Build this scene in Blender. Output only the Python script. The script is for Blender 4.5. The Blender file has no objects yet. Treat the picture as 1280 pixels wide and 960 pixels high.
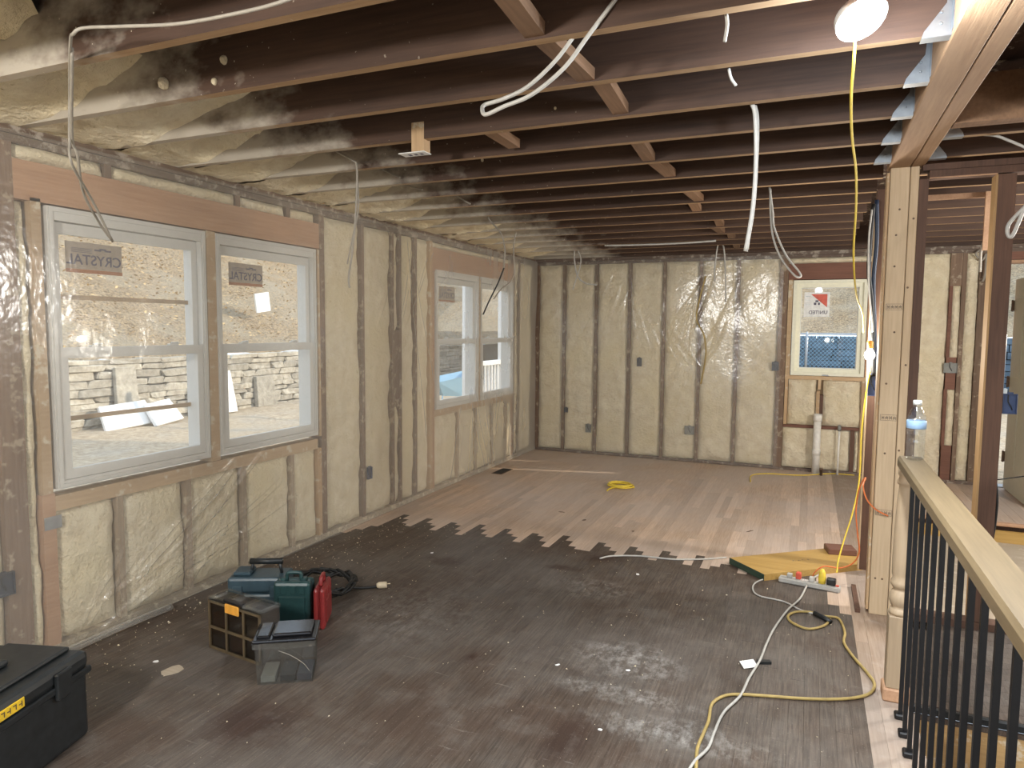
import bpy, bmesh, math, random
import numpy as np
from mathutils import Vector, Matrix, noise as mnoise
random.seed(7); rng = np.random.default_rng(7)
scn = bpy.context.scene
COL = scn.collection
# ------------------------------------------------------------------ camera
CX, CY, CZ, YAW, PIT, ROL, FPX = 3.168, -8.1096, 1.5232, -0.4044, -0.0799, 0.0083, 867.52
_d = Vector((math.sin(YAW)*math.cos(PIT), math.cos(YAW)*math.cos(PIT), math.sin(PIT)))
_r = Vector((math.cos(YAW), -math.sin(YAW), 0)); _u = _r.cross(_d)
_r2 = _r*math.cos(ROL) + _u*math.sin(ROL); _u2 = -_r*math.sin(ROL) + _u*math.cos(ROL)
cam_d = bpy.data.cameras.new('camera'); cam = bpy.data.objects.new('camera', cam_d); COL.objects.link(cam)
M = Matrix((( _r2.x, _u2.x, -_d.x, CX), (_r2.y, _u2.y, -_d.y, CY), (_r2.z, _u2.z, -_d.z, CZ), (0, 0, 0, 1)))
cam.matrix_world = M
cam_d.sensor_width = 36; cam_d.sensor_fit = 'HORIZONTAL'; cam_d.lens = FPX*36/1280; cam_d.clip_start = .02; cam_d.clip_end = 300
scn.camera = cam
# ------------------------------------------------------------------ sky, sun, exposure
scn.view_settings.view_transform = 'Standard'; scn.view_settings.look = 'None'
scn.view_settings.gamma = 1; scn.view_settings.use_curve_mapping = False
scn.view_settings.exposure = 0.9
W = bpy.data.worlds.new('sky'); scn.world = W; W.use_nodes = True
bg = W.node_tree.nodes['Background']; bg.inputs[0].default_value = (.72, .85, 1, 1); bg.inputs[1].default_value = 1.1
sd = bpy.data.lights.new('sun', 'SUN'); sd.energy = 2.0; sd.angle = .009; sd.color = (1, .86, .66)
sun = bpy.data.objects.new('sun', sd); COL.objects.link(sun)
SUN = Vector((-.9, -.235, -.355)).normalized()
sun.rotation_euler = SUN.to_track_quat('-Z', 'Y').to_euler(); sun.location = (8, 3, 6)
try:
    cy = scn.cycles
    cy.use_denoising = True; cy.max_bounces = 8; cy.diffuse_bounces = 4; cy.glossy_bounces = 3
    cy.transmission_bounces = 6; cy.transparent_max_bounces = 16; cy.caustics_reflective = False; cy.caustics_refractive = False
    cy.sample_clamp_indirect = 6
except Exception: pass

def at(px, py, ax, val):
    """point where the sight line through a pixel of the photograph meets a plane"""
    v = _d + _r2*((px-640)/FPX) - _u2*((py-480)/FPX)
    t = (val - (CX, CY, CZ)[ax])/v[ax]
    return Vector((CX, CY, CZ)) + v*t

# ------------------------------------------------------------------ materials
class NT:
    def __init__(s, name):
        s.m = bpy.data.materials.new(name); s.m.use_nodes = True; s.t = s.m.node_tree
        s.b = s.t.nodes['Principled BSDF']; s.out = s.t.nodes['Material Output']
    def n(s, kind, **kw):
        o = s.t.nodes.new('ShaderNode'+kind)
        for k, v in kw.items():
            if k.startswith('i_'):
                key = k[2:]; key = int(key) if key.isdigit() else key
                s.set(o.inputs[key], v)
            else: setattr(o, k, v)
        return o
    def set(s, inp, v):
        if isinstance(v, bpy.types.NodeSocket): s.t.links.new(v, inp)
        elif hasattr(inp.default_value, '__len__') and not isinstance(v, (int, float)):
            v = tuple(v); n = len(inp.default_value); inp.default_value = (v + (1,))[:n] if len(v) < n else v[:n]
        else: inp.default_value = v
    def math(s, op, a, b=0.0, c=0.0, clamp=False):
        o = s.n('Math', operation=op, use_clamp=clamp); s.set(o.inputs[0], a); s.set(o.inputs[1], b); s.set(o.inputs[2], c); return o.outputs[0]
    def mix(s, f, a, b, blend='MIX'):
        o = s.n('Mix', data_type='RGBA', blend_type=blend); s.set(o.inputs[0], f); s.set(o.inputs[6], a); s.set(o.inputs[7], b); return o.outputs[2]
    def ramp(s, f, a, b):
        o = s.n('MapRange'); s.set(o.inputs[0], f); s.set(o.inputs[1], a); s.set(o.inputs[2], b); return o.outputs[0]
    def pos(s): return s.n('NewGeometry').outputs['Position']
    def obj(s): return s.n('TexCoord').outputs['Object']
    def rand(s): return s.n('ObjectInfo').outputs['Random']
    def noise(s, vec, scale, detail=3, rough=.5, stretch=None, off=None):
        mp = s.n('Mapping'); s.set(mp.inputs[0], vec)
        if stretch: s.set(mp.inputs[3], stretch)
        if off is not None:
            c = s.n('CombineXYZ'); 
            for i in range(3): s.set(c.inputs[i], s.math('MULTIPLY', off, 37.0+11*i))
            s.set(mp.inputs[1], c.outputs[0])
        o = s.n('TexNoise'); s.set(o.inputs['Vector'], mp.outputs[0]); s.set(o.inputs['Scale'], scale); s.set(o.inputs['Detail'], detail); s.set(o.inputs['Roughness'], rough)
        return o.outputs[0]
    def bump(s, h, dist=.002, strength=1.0):
        o = s.n('Bump'); s.set(o.inputs['Height'], h); s.set(o.inputs['Distance'], dist); s.set(o.inputs['Strength'], strength)
        s.t.links.new(o.outputs[0], s.b.inputs['Normal']); return o
    def done(s, col=None, rough=None, **kw):
        if col is not None: s.set(s.b.inputs['Base Color'], col)
        if rough is not None: s.set(s.b.inputs['Roughness'], rough)
        for k, v in kw.items(): s.set(s.b.inputs[k.replace('_', ' ')], v)
        return s.m
def flat(name, col, rough=.5, var=.12, scale=30, **kw):
    t = NT(name); nz = t.noise(t.obj(), scale, 3)
    c = t.mix(t.ramp(nz, .3, .7), tuple(x*(1-var) for x in col), tuple(min(1, x*(1+var)) for x in col))
    t.bump(nz, .0006, .5)
    return t.done(c, rough, **kw)
def wood(name, c1, c2, axis, rough=.7, smear=0.0, smear_col=(.62, .55, .42), var=.25, bump=.001, fine=90, knots=True):
    t = NT(name); st = [1, 1, 1]; st[axis] = .05
    r = t.rand(); p = t.pos()
    g = t.noise(p, fine, 4, .6, st, r); g2 = t.noise(p, 9, 3, .6, [x if i != axis else .14 for i, x in enumerate([1, 1, 1])], r)
    f = t.math('ADD', t.math('MULTIPLY', g, .6), t.math('MULTIPLY', g2, .5))
    c = t.mix(t.ramp(f, .35, .75), c1, c2)
    v = t.math('ADD', 1-var/2, t.math('MULTIPLY', r, var)); hv = t.n('HueSaturation'); t.set(hv.inputs['Value'], v); t.set(hv.inputs['Color'], c); c = hv.outputs[0]
    if smear:
        sm = t.noise(p, 14, 4, .65, None, r); c = t.mix(t.math('MULTIPLY', t.ramp(sm, .60-smear*.2, .66-smear*.12), .75), c, smear_col)
    t.bump(g, bump, .6)
    return t.done(c, rough)
M_ = {}
M_['stud_old'] = wood('old_stud_wood', (.125, .078, .052), (.225, .15, .10), 2, .8, .2, (.40, .33, .24))
M_['stud_new'] = wood('new_stud_wood', (.40, .255, .135), (.54, .37, .21), 2, .7, .1)
M_['stud_h'] = wood('old_plate_wood', (.085, .055, .038), (.19, .14, .10), 1, .8, .4, (.38, .33, .27))
M_['stud_hx'] = wood('old_plate_wood_x', (.07, .045, .035), (.17, .125, .095), 0, .8, .3, (.38, .33, .27))
M_['header'] = wood('header_wood', (.36, .20, .115), (.50, .31, .19), 1, .7, 0)
M_['header_x'] = wood('red_header_wood', (.13, .055, .035), (.22, .10, .065), 0, .75, 0)
M_['sill'] = wood('sill_wood', (.42, .29, .17), (.55, .40, .25), 1, .7, .2)
M_['sill_x'] = wood('sill_wood_x', (.45, .30, .17), (.58, .42, .25), 0, .7, .1)
M_['beam'] = wood('beam_wood', (.27, .15, .08), (.40, .25, .14), 1, .65, 0, bump=.0015)
M_['post'] = wood('post_wood', (.50, .36, .22), (.64, .49, .32), 2, .65, 0)
M_['dark_stud'] = wood('dark_brown_stud_wood', (.075, .036, .022), (.14, .07, .042), 2, .7, 0)
M_['bright'] = wood('orange_stud_wood', (.33, .19, .075), (.46, .29, .13), 2, .65, 0)
M_['block'] = wood('blocking_wood', (.15, .08, .042), (.25, .14, .075), 1, .75, 0)
M_['stud_faint'] = wood('foam_dusted_stud_wood', (.30, .22, .15), (.42, .33, .23), 2, .85, .3, (.55, .47, .34))
M_['plate_faint'] = wood('foam_dusted_plate_wood', (.28, .22, .15), (.42, .35, .26), 1, .85, .4, (.60, .52, .38))
M_['pink'] = wood('pink_floor_edge_wood', (.40, .26, .18), (.54, .38, .28), 1, .6, .1)
M_['lumber'] = wood('yellow_lumber', (.34, .20, .05), (.48, .31, .10), 0, .55, 0)
M_['green_end'] = flat('green_end_paint', (.03, .055, .035), .6)
M_['rail'] = wood('handrail_wood', (.115, .078, .038), (.18, .128, .066), 1, .5, 0)
M_['newel'] = wood('newel_wood', (.36, .265, .17), (.45, .34, .225), 2, .55, 0, bump=.0004)
M_['riser'] = wood('riser_wood', (.36, .22, .09), (.52, .34, .15), 0, .65, .1)
M_['ply'] = wood('subfloor_wood', (.40, .33, .24), (.50, .42, .32), 0, .75, .2, (.55, .50, .42))
def joist_mat(name, c1, c2):
    t = NT(name); r = t.rand(); p = t.pos()
    g = t.noise(p, 80, 4, .6, (.04, 1, 1), r); g2 = t.noise(p, 7, 3, .6, (.2, 1, 1), r)
    c = t.mix(t.ramp(t.math('ADD', t.math('MULTIPLY', g, .5), t.math('MULTIPLY', g2, .5)), .35, .7), c1, c2)
    x = t.n('SeparateXYZ'); t.set(x.inputs[0], p)
    big = t.noise(p, 5, 4, .6, (1, 1, 1.6), r)
    m = t.ramp(t.math('ADD', x.outputs[0], t.math('MULTIPLY', big, -1.5)), .42, -.12)      # overspray from the foam, thick at the wall
    c = t.mix(t.math('MULTIPLY', m, .82), c, (.50, .45, .37))
    sp = t.noise(p, 55, 2, .5, None, r)
    near = t.ramp(x.outputs[0], 2.6, .4)
    c = t.mix(t.math('MULTIPLY', t.ramp(sp, .735, .75), near), c, (.62, .56, .45))           # flecks of foam
    t.bump(g, .001, .6)
    return t.done(c, .75)
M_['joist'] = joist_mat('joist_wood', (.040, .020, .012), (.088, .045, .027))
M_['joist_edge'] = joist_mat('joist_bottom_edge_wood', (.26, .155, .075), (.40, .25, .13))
M_['deck'] = wood('attic_board_wood', (.045, .024, .018), (.09, .05, .035), 1, .85, .1)
# spray foam
t = NT('spray_foam'); p = t.pos(); n1 = t.noise(p, 9, 5, .6); n2 = t.noise(p, 45, 4, .6); n3 = t.noise(p, 2.2, 2)
c = t.mix(t.ramp(n1, .35, .68), (.64, .54, .38), (.78, .70, .53)); c = t.mix(t.ramp(n3, .4, .7), c, (.70, .60, .40)); c = t.mix(t.ramp(n2, .66, .74), c, (.42, .32, .18))
t.bump(t.math('ADD', t.math('MULTIPLY', n1, 1.0), t.math('MULTIPLY', n2, .4)), .03, 1.0)
M_['foam'] = t.done(c, .85)
# plastic sheeting
def plastic(name, base, seed):
    t = NT(name); p = t.pos()
    w = t.noise(p, 3.2, 4, .7, (1, 1, 1)); w2 = t.noise(p, 16, 3, .6, (1, 1, .35))
    t.bump(t.math('ADD', w, t.math('MULTIPLY', w2, .25)), .02, .35)
    t.done((.92, .90, .86), .16, Specular_IOR_Level=.6)
    tr = t.n('BsdfTransparent'); t.set(tr.inputs[0], (.97, .97, .96))
    mx = t.n('MixShader'); lw = t.n('LayerWeight'); t.set(lw.inputs[0], .25)
    f = t.math('ADD', base, t.math('MULTIPLY', t.math('POWER', lw.outputs[1], 1.5), .85), clamp=True)
    f = t.math('ADD', f, t.math('MULTIPLY', t.ramp(t.noise(p, 1.7, 3), .5, .8), .07), clamp=True)
    df = t.n('BsdfDiffuse'); t.set(df.inputs[0], (.90, .87, .80)); tl = t.n('BsdfTranslucent'); t.set(tl.inputs[0], (.9, .88, .84)); m2 = t.n('MixShader'); t.set(m2.inputs[0], .3)
    t.t.links.new(df.outputs[0], m2.inputs[1]); t.t.links.new(tl.outputs[0], m2.inputs[2])
    t.set(mx.inputs[0], f); t.t.links.new(tr.outputs[0], mx.inputs[1]); t.t.links.new(m2.outputs[0], mx.inputs[2])
    gl = t.n('BsdfGlossy'); t.set(gl.inputs['Roughness'], .17); t.t.links.new(t.b.inputs['Normal'].links[0].from_socket, gl.inputs['Normal'])
    m3 = t.n('MixShader'); lf = t.n('LayerWeight'); t.set(lf.inputs[0], .5); t.set(m3.inputs[0], t.math('ADD', .045, t.math('MULTIPLY', t.math('POWER', lf.outputs[1], 5.0), .45), clamp=True))
    t.t.links.new(mx.outputs[0], m3.inputs[1]); t.t.links.new(gl.outputs[0], m3.inputs[2])
    t.t.links.new(m3.outputs[0], t.out.inputs[0]); return t.m
M_['plastic'] = plastic('plastic_sheeting', .10, 1)
# glass
def glass(name, tint=(1, 1, 1), f=.06, rough=.02):
    t = NT(name); t.done((.9, .95, .95), rough)
    tr = t.n('BsdfTransparent'); t.set(tr.inputs[0], tint); gl = t.n('BsdfGlossy'); t.set(gl.inputs['Roughness'], rough)
    mx = t.n('MixShader'); t.set(mx.inputs[0], f); t.t.links.new(tr.outputs[0], mx.inputs[1]); t.t.links.new(gl.outputs[0], mx.inputs[2]); t.t.links.new(mx.outputs[0], t.out.inputs[0]); return t.m
M_['glass'] = glass('window_glass', f=.012)
M_['clear'] = glass('clear_plastic', (.93, .94, .92), .16, .12)
M_['amber'] = glass('smoky_amber_plastic', (.52, .43, .30), .18, .15)
M_['bottle'] = glass('bottle_plastic', (.94, .96, .97), .14, .05)
M_['vinyl'] = flat('white_window_vinyl', (.60, .585, .55), .4, .03)
M_['white'] = flat('white_board', (.85, .85, .84), .5, .04)
M_['cream_vinyl'] = flat('cream_window_frame', (.80, .78, .62), .45, .04)
M_['steel'] = flat('galvanized_steel', (.36, .38, .40), .38, .1, Metallic=.8)
M_['nail'] = flat('rusty_nail', (.12, .07, .04), .6)
M_['box_blue'] = flat('blue_plastic_box', (.03, .05, .12), .45)
M_['box_dark'] = flat('dark_plastic_box', (.028, .035, .055), .45)
M_['box_grey'] = flat('grey_plastic_box', (.22, .22, .20), .6)
M_['black'] = flat('black_metal', (.004, .004, .005), .5)
M_['black_plastic'] = flat('black_plastic', (.014, .016, .017), .42, .3)
M_['gloss_black'] = flat('glossy_black_plastic', (.012, .012, .014), .16, .2)
M_['teal'] = flat('dark_teal_plastic', (.014, .045, .046), .4, .15)
M_['slate_teal'] = flat('slate_teal_plastic', (.035, .065, .085), .4, .15)
M_['red'] = flat('red_plastic', (.22, .022, .022), .4, .1)
M_['orange'] = flat('orange_latch', (.75, .35, .05), .45)
M_['yellow_label'] = flat('yellow_label', (.80, .52, .03), .5)
M_['wire'] = flat('white_cable_sheath', (.46, .445, .41), .5, .1)
M_['wire_grey'] = flat('dusty_cable_sheath', (.30, .27, .225), .6, .1)
M_['wire_dark'] = flat('black_cable_sheath', (.012, .012, .012), .5)
M_['wire_blue'] = flat('blue_black_cable', (.02, .035, .07), .5)
M_['cord'] = flat('yellow_cord', (.78, .58, .06), .5, .1)
M_['cord_tan'] = flat('dusty_yellow_cord', (.40, .29, .10), .55, .15)
M_['cord_orange'] = flat('orange_cord', (.75, .20, .06), .5, .1)
M_['beige'] = flat('beige_plug', (.62, .52, .36), .5)
M_['pvc'] = flat('white_pvc_pipe', (.78, .75, .68), .35, .08)
M_['door'] = flat('cream_door_paint', (.66, .66, .56), .45, .03)
M_['drywall'] = flat('drywall', (.62, .60, .56), .9, .05, 8)
M_['siding'] = flat('sheathing', (.42, .30, .18), .8, .2, 6)
M_['print'] = flat('stamp_ink', (.16, .12, .09), .7)
M_['ink'] = flat('dark_letter_ink', (.10, .09, .13), .6)
M_['tan_sticker'] = flat('tan_sticker', (.36, .30, .24), .6)
M_['sticker_rust'] = flat('rust_sticker_band', (.36, .16, .08), .6)
M_['sticker_white'] = flat('white_sticker', (.80, .80, .78), .5)
M_['sticker_red'] = flat('red_sticker_print', (.62, .10, .06), .5)
M_['blue_tarp'] = flat('pale_blue_plastic', (.22, .42, .58), .5, .1)
def emit(name, col, s):
    t = NT(name); e = t.n('Emission'); t.set(e.inputs[0], col); t.set(e.inputs[1], s); t.t.links.new(e.outputs[0], t.out.inputs[0]); return t.m
M_['lamp_glow'] = emit('lamp_glow', (.93, .97, 1), 14)
M_['bulb_glow'] = emit('bulb_glow', (1, .97, .9), 14)
# floors
def blob(t, p, cx, cy, rx, ry, nz):
    mp = t.n('Mapping'); t.set(mp.inputs[0], p); t.set(mp.inputs[1], (-cx/rx, -cy/ry, 0)); t.set(mp.inputs[3], (1/rx, 1/ry, 0))
    l = t.n('VectorMath', operation='LENGTH'); t.set(l.inputs[0], mp.outputs[0])
    return t.ramp(t.math('ADD', l.outputs['Value'], t.math('MULTIPLY', nz, 1.4)), 1.75, 1.1)
def floor_dark():
    t = NT('dark_stained_oak'); r = t.rand(); p = t.pos()
    g = t.noise(p, 130, 4, .65, (1, .05, 1), r); g2 = t.noise(p, 16, 4, .6, (1, .12, 1), r); big = t.noise(p, 1.3, 4, .6); mid = t.noise(p, 5, 5, .7)
    c = t.mix(t.ramp(g, .36, .66), (.050, .038, .030), (.135, .106, .083))
    c = t.mix(t.math('MULTIPLY', t.ramp(g2, .45, .7), .45), c, (.070, .047, .035))
    c = t.mix(t.math('MULTIPLY', t.ramp(big, .42, .62), .5), c, (.125, .110, .10))
    c = t.mix(t.math('MULTIPLY', t.ramp(big, .50, .34), .55), c, (.065, .038, .026))
    sc = t.math('MULTIPLY', t.ramp(mid, .50, .62), .6)
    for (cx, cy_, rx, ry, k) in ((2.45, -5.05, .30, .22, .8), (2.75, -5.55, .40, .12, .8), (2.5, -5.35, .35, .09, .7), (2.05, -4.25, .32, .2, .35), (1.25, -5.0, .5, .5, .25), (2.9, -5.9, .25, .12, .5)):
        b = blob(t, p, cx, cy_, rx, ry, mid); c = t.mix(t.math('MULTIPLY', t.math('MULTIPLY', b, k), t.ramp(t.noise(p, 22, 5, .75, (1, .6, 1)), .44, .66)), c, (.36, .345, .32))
    for (cx, cy_, rx, ry, k) in ((1.25, -6.15, .2, .16, .8), (2.4, -5.75, .1, .2, .7), (1.0, -4.2, .2, .1, .6), (1.75, -4.0, .15, .06, .7), (1.95, -3.7, .16, .09, .75), (1.78, -5.33, .03, .06, .9)):
        b = blob(t, p, cx, cy_, rx, ry, mid); c = t.mix(t.math('MULTIPLY', b, k), c, (.040, .020, .014))
    c = t.mix(t.math('MULTIPLY', t.ramp(mid, .50, .66), .35), c, (.17, .15, .13)); c = t.mix(t.math('MULTIPLY', t.ramp(mid, .46, .34), .4), c, (.055, .036, .026))
    scr = t.noise(p, 40, 3, .7, (.12, 1, 1)); c = t.mix(t.math('MULTIPLY', t.ramp(scr, .66, .74), .35), c, (.34, .31, .28))
    dust = t.noise(p, 150, 2, .6); c = t.mix(t.math('MULTIPLY', t.ramp(dust, .66, .74), .45), c, (.40, .36, .32))
    hv = t.n('HueSaturation'); t.set(hv.inputs['Value'], t.math('ADD', .92, t.math('MULTIPLY', r, .16))); t.set(hv.inputs['Color'], c)
    t.bump(g, .0008, .5)
    return t.done(hv.outputs[0], t.math('ADD', .42, t.math('MULTIPLY', mid, .3)), Specular_IOR_Level=.35)
def floor_light(name='sanded_oak', k=1.0):
    t = NT(name); r = t.rand(); p = t.pos()
    g = t.noise(p, 120, 4, .6, (1, .05, 1), r); big = t.noise(p, 1.1, 3, .6); mid = t.noise(p, 6, 4, .65)
    c = t.mix(t.ramp(g, .35, .7), tuple(k*x for x in (.47, .33, .235)), tuple(k*x for x in (.62, .47, .35)))
    c = t.mix(t.math('MULTIPLY', t.ramp(big, .38, .6), .55), c, tuple(k*x for x in (.54, .46, .41)))
    c = t.mix(t.math('MULTIPLY', t.ramp(mid, .55, .72), .35), c, (.52, .45, .40))
    hv = t.n('HueSaturation'); t.set(hv.inputs['Value'], t.math('ADD', .82, t.math('MULTIPLY', r, .32))); t.set(hv.inputs['Color'], c)
    t.bump(g, .0006, .5)
    return t.done(hv.outputs[0], .55)
M_['floor_dark'] = floor_dark(); M_['floor_light'] = floor_light(); M_['floor_pink'] = floor_light('border_oak', .58)
# outdoors
t = NT('leaf_litter'); p = t.pos(); v = t.n('TexVoronoi'); t.set(v.inputs['Vector'], p); t.set(v.inputs['Scale'], 9); n1 = t.noise(p, 20, 6, .9); n2 = t.noise(p, .7, 3)
c = t.mix(t.ramp(n1, .43, .57), (.09, .055, .025), (.60, .43, .24)); c = t.mix(t.math('MULTIPLY', v.outputs['Color'], .35), c, (.60, .50, .34)); c = t.mix(t.math('MULTIPLY', t.ramp(n2, .45, .65), .4), c, (.50, .46, .36))
t.bump(n1, .06, 1.0); M_['leaves'] = t.done(c, .9)
t = NT('dry_ground'); p = t.pos(); n1 = t.noise(p, 14, 6, .75); n2 = t.noise(p, 1.2, 3)
c = t.mix(t.ramp(n1, .35, .65), (.30, .22, .14), (.66, .54, .38)); c = t.mix(t.math('MULTIPLY', t.ramp(n2, .45, .65), .4), c, (.42, .38, .32)); t.bump(n1, .03, 1.0); M_['ground'] = t.done(c, .95)
t = NT('field_stone'); r = t.rand(); p = t.pos(); n1 = t.noise(p, 9, 5, .7)
c = t.mix(t.ramp(n1, .35, .65), (.28, .255, .21), (.50, .465, .39)); hv = t.n('HueSaturation'); t.set(hv.inputs['Value'], t.math('ADD', .75, t.math('MULTIPLY', r, .5))); t.set(hv.inputs['Color'], c); t.bump(n1, .02, .8); M_['stone'] = t.done(hv.outputs[0], .9)
M_['leaf'] = flat('fallen_leaf', (.55, .38, .18), .8, .4, 3)
M_['mortar'] = flat('dark_gap_soil', (.10, .085, .065), .95)

# ------------------------------------------------------------------ builders
class MB:
    def __init__(s): s.v = []; s.f = []; s.mi = []
    def add(s, vs, fs, mi=0):
        o = len(s.v); s.v += [tuple(x) for x in vs]; s.f += [tuple(i+o for i in f) for f in fs]; s.mi += [mi]*len(fs); return s
    def box(s, a, b, mi=0, R=None, ch=0.0, bottom=None):
        x0, y0, z0 = a; x1, y1, z1 = b
        if ch > 0:
            bm = bmesh.new(); bmesh.ops.create_cube(bm, size=1)
            for v in bm.verts: v.co = Vector(((x0+x1)/2+v.co.x*(x1-x0), (y0+y1)/2+v.co.y*(y1-y0), (z0+z1)/2+v.co.z*(z1-z0)))
            bmesh.ops.bevel(bm, geom=list(bm.edges), offset=ch, segments=2 if ch > .006 else 1, affect='EDGES', profile=.5)
            bm.verts.index_update(); vs = [v.co.copy() for v in bm.verts]; fs = [[v.index for v in f.verts] for f in bm.faces]; bm.free()
        else:
            vs = [Vector(c) for c in ((x0,y0,z0),(x1,y0,z0),(x1,y1,z0),(x0,y1,z0),(x0,y0,z1),(x1,y0,z1),(x1,y1,z1),(x0,y1,z1))]
            fs = [(0,3,2,1),(4,5,6,7),(0,1,5,4),(1,2,6,5),(2,3,7,6),(3,0,4,7)]
        if R is not None: vs = [R @ v for v in vs]
        s.add(vs, fs, mi)
        if bottom is not None and ch == 0: s.mi[-6] = bottom
        return s
    def tube(s, pts, r, n=8, mi=0, closed=False, caps=True):
        pts = [Vector(p) for p in pts]; m = len(pts); rs = r if hasattr(r, '__len__') else [r]*m
        tan = [(pts[(i+1) % m if closed else min(i+1, m-1)]-pts[(i-1) % m if closed else max(i-1, 0)]).normalized() for i in range(m)]
        up = Vector((0, 0, 1)) if abs(tan[0].z) < .9 else Vector((1, 0, 0)); nrm = tan[0].cross(up).normalized(); vs = []
        for i in range(m):
            nrm = (nrm - tan[i]*nrm.dot(tan[i])); nrm = nrm.normalized() if nrm.length > 1e-6 else tan[i].orthogonal().normalized()
            b = tan[i].cross(nrm)
            for k in range(n):
                a = 2*math.pi*k/n; vs.append(pts[i] + (nrm*math.cos(a)+b*math.sin(a))*rs[i])
        fs = [(i*n+k, i*n+(k+1) % n, ((i+1) % m)*n+(k+1) % n, ((i+1) % m)*n+k) for i in range(m if closed else m-1) for k in range(n)]
        if caps and not closed: fs += [tuple(range(n-1, -1, -1)), tuple((m-1)*n+k for k in range(n))]
        return s.add(vs, fs, mi)
    def lathe(s, prof, n=24, c=(0, 0, 0), mi=0, R=None):
        c = Vector(c); vs = []
        for r, z in prof:
            for k in range(n):
                a = 2*math.pi*k/n; v = Vector((r*math.cos(a), r*math.sin(a), z)); vs.append((R @ v if R is not None else v) + c)
        m = len(prof); fs = [(i*n+k, i*n+(k+1) % n, (i+1)*n+(k+1) % n, (i+1)*n+k) for i in range(m-1) for k in range(n)]
        if prof[0][0] > 1e-5: fs.append(tuple(range(n-1, -1, -1)))
        if prof[-1][0] > 1e-5: fs.append(tuple((m-1)*n+k for k in range(n)))
        return s.add(vs, fs, mi)
    def xf(s, R): s.v = [tuple(R @ Vector(v)) for v in s.v]; return s
    def mesh(s, name, mats, smooth=False):
        me = bpy.data.meshes.new(name); me.from_pydata(s.v, [], s.f)
        for m in (mats if isinstance(mats, (list, tuple)) else [mats]): me.materials.append(M_[m] if isinstance(m, str) else m)
        if any(s.mi): me.polygons.foreach_set('material_index', s.mi)
        if smooth: me.polygons.foreach_set('use_smooth', [True]*len(s.f))
        me.update(); return me
    def build(s, name, mats, parent=None, smooth=False, **kw):
        return link(name, s.mesh(name, mats, smooth), parent, **kw)
def link(name, me, parent=None, loc=None, rot=None, kind=None):
    o = bpy.data.objects.new(name, me); COL.objects.link(o)
    if loc is not None: o.location = loc
    if rot is not None: o.rotation_euler = rot
    if parent is not None: o.parent = parent; 
    if kind: o['kind'] = kind
    return o
def tag(o, label=None, cat=None, group=None, kind=None):
    if label: o['label'] = label
    if cat: o['category'] = cat
    if group: o['group'] = group
    if kind: o['kind'] = kind
    return o
def empty(name, loc=(0, 0, 0), rz=0, **kw):
    o = bpy.data.objects.new(name, None); COL.objects.link(o); o.location = loc; o.rotation_euler = (0, 0, rz); o.empty_display_size = .1
    return tag(o, **kw)
def box(name, a, b, m, parent=None, ch=.0, R=None, **kw): return MB().box(a, b, ch=ch, R=R).build(name, m, parent, **kw)
def smooth_pts(pts, k=8):
    P = [Vector(p) for p in pts]; P = [P[0]*2-P[1]] + P + [P[-1]*2-P[-2]]; out = []
    for i in range(1, len(P)-2):
        a, b, c, d = P[i-1:i+3]
        for j in range(k):
            u = j/k; out.append(.5*((2*b)+(c-a)*u+(2*a-5*b+4*c-d)*u*u+(3*b-a-3*c+d)*u**3))
    out.append(P[-2]); return out
def cable(name, pts, r, m, label=None, cat='cable', parent=None, group=None, n=8, k=8):
    o = MB().tube(smooth_pts(pts, k), r, n).build(name, m, parent, smooth=True)
    return tag(o, label, cat if label else None, group)
def grid_obj(name, P, m, parent=None, smooth=True, kind=None):
    """P: (a, b, 3) array of points"""
    a, b, _ = P.shape; me = bpy.data.meshes.new(name)
    idx = np.arange(a*b).reshape(a, b); q = np.stack([idx[:-1, :-1], idx[1:, :-1], idx[1:, 1:], idx[:-1, 1:]], -1).reshape(-1, 4)
    me.vertices.add(a*b); me.vertices.foreach_set('co', P.astype(np.float32).ravel())
    me.loops.add(q.size); me.loops.foreach_set('vertex_index', q.ravel().astype(np.int32))
    me.polygons.add(len(q)); me.polygons.foreach_set('loop_start', np.arange(0, q.size, 4, dtype=np.int32))
    me.update(calc_edges=True); me.validate()
    if smooth: me.polygons.foreach_set('use_smooth', np.ones(len(q), bool))
    me.materials.append(M_[m]); return link(name, me, parent, kind=kind)
def vnoise(x, y, s, seed=0):
    """smooth value noise on arrays"""
    r = np.random.default_rng(seed); T = r.random((64, 64)); X = x*s+100.3; Y = y*s+100.7
    xi = np.floor(X).astype(int); yi = np.floor(Y).astype(int); fx = X-xi; fy = Y-yi; fx = fx*fx*(3-2*fx); fy = fy*fy*(3-2*fy)
    g = lambda i, j: T[i % 64, j % 64]
    return (g(xi, yi)*(1-fx)+g(xi+1, yi)*fx)*(1-fy)+(g(xi, yi+1)*(1-fx)+g(xi+1, yi+1)*fx)*fy
H = 2.373; S = .4064; YR = -9.6; XR = 6.6; TOP = 2.30

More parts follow.
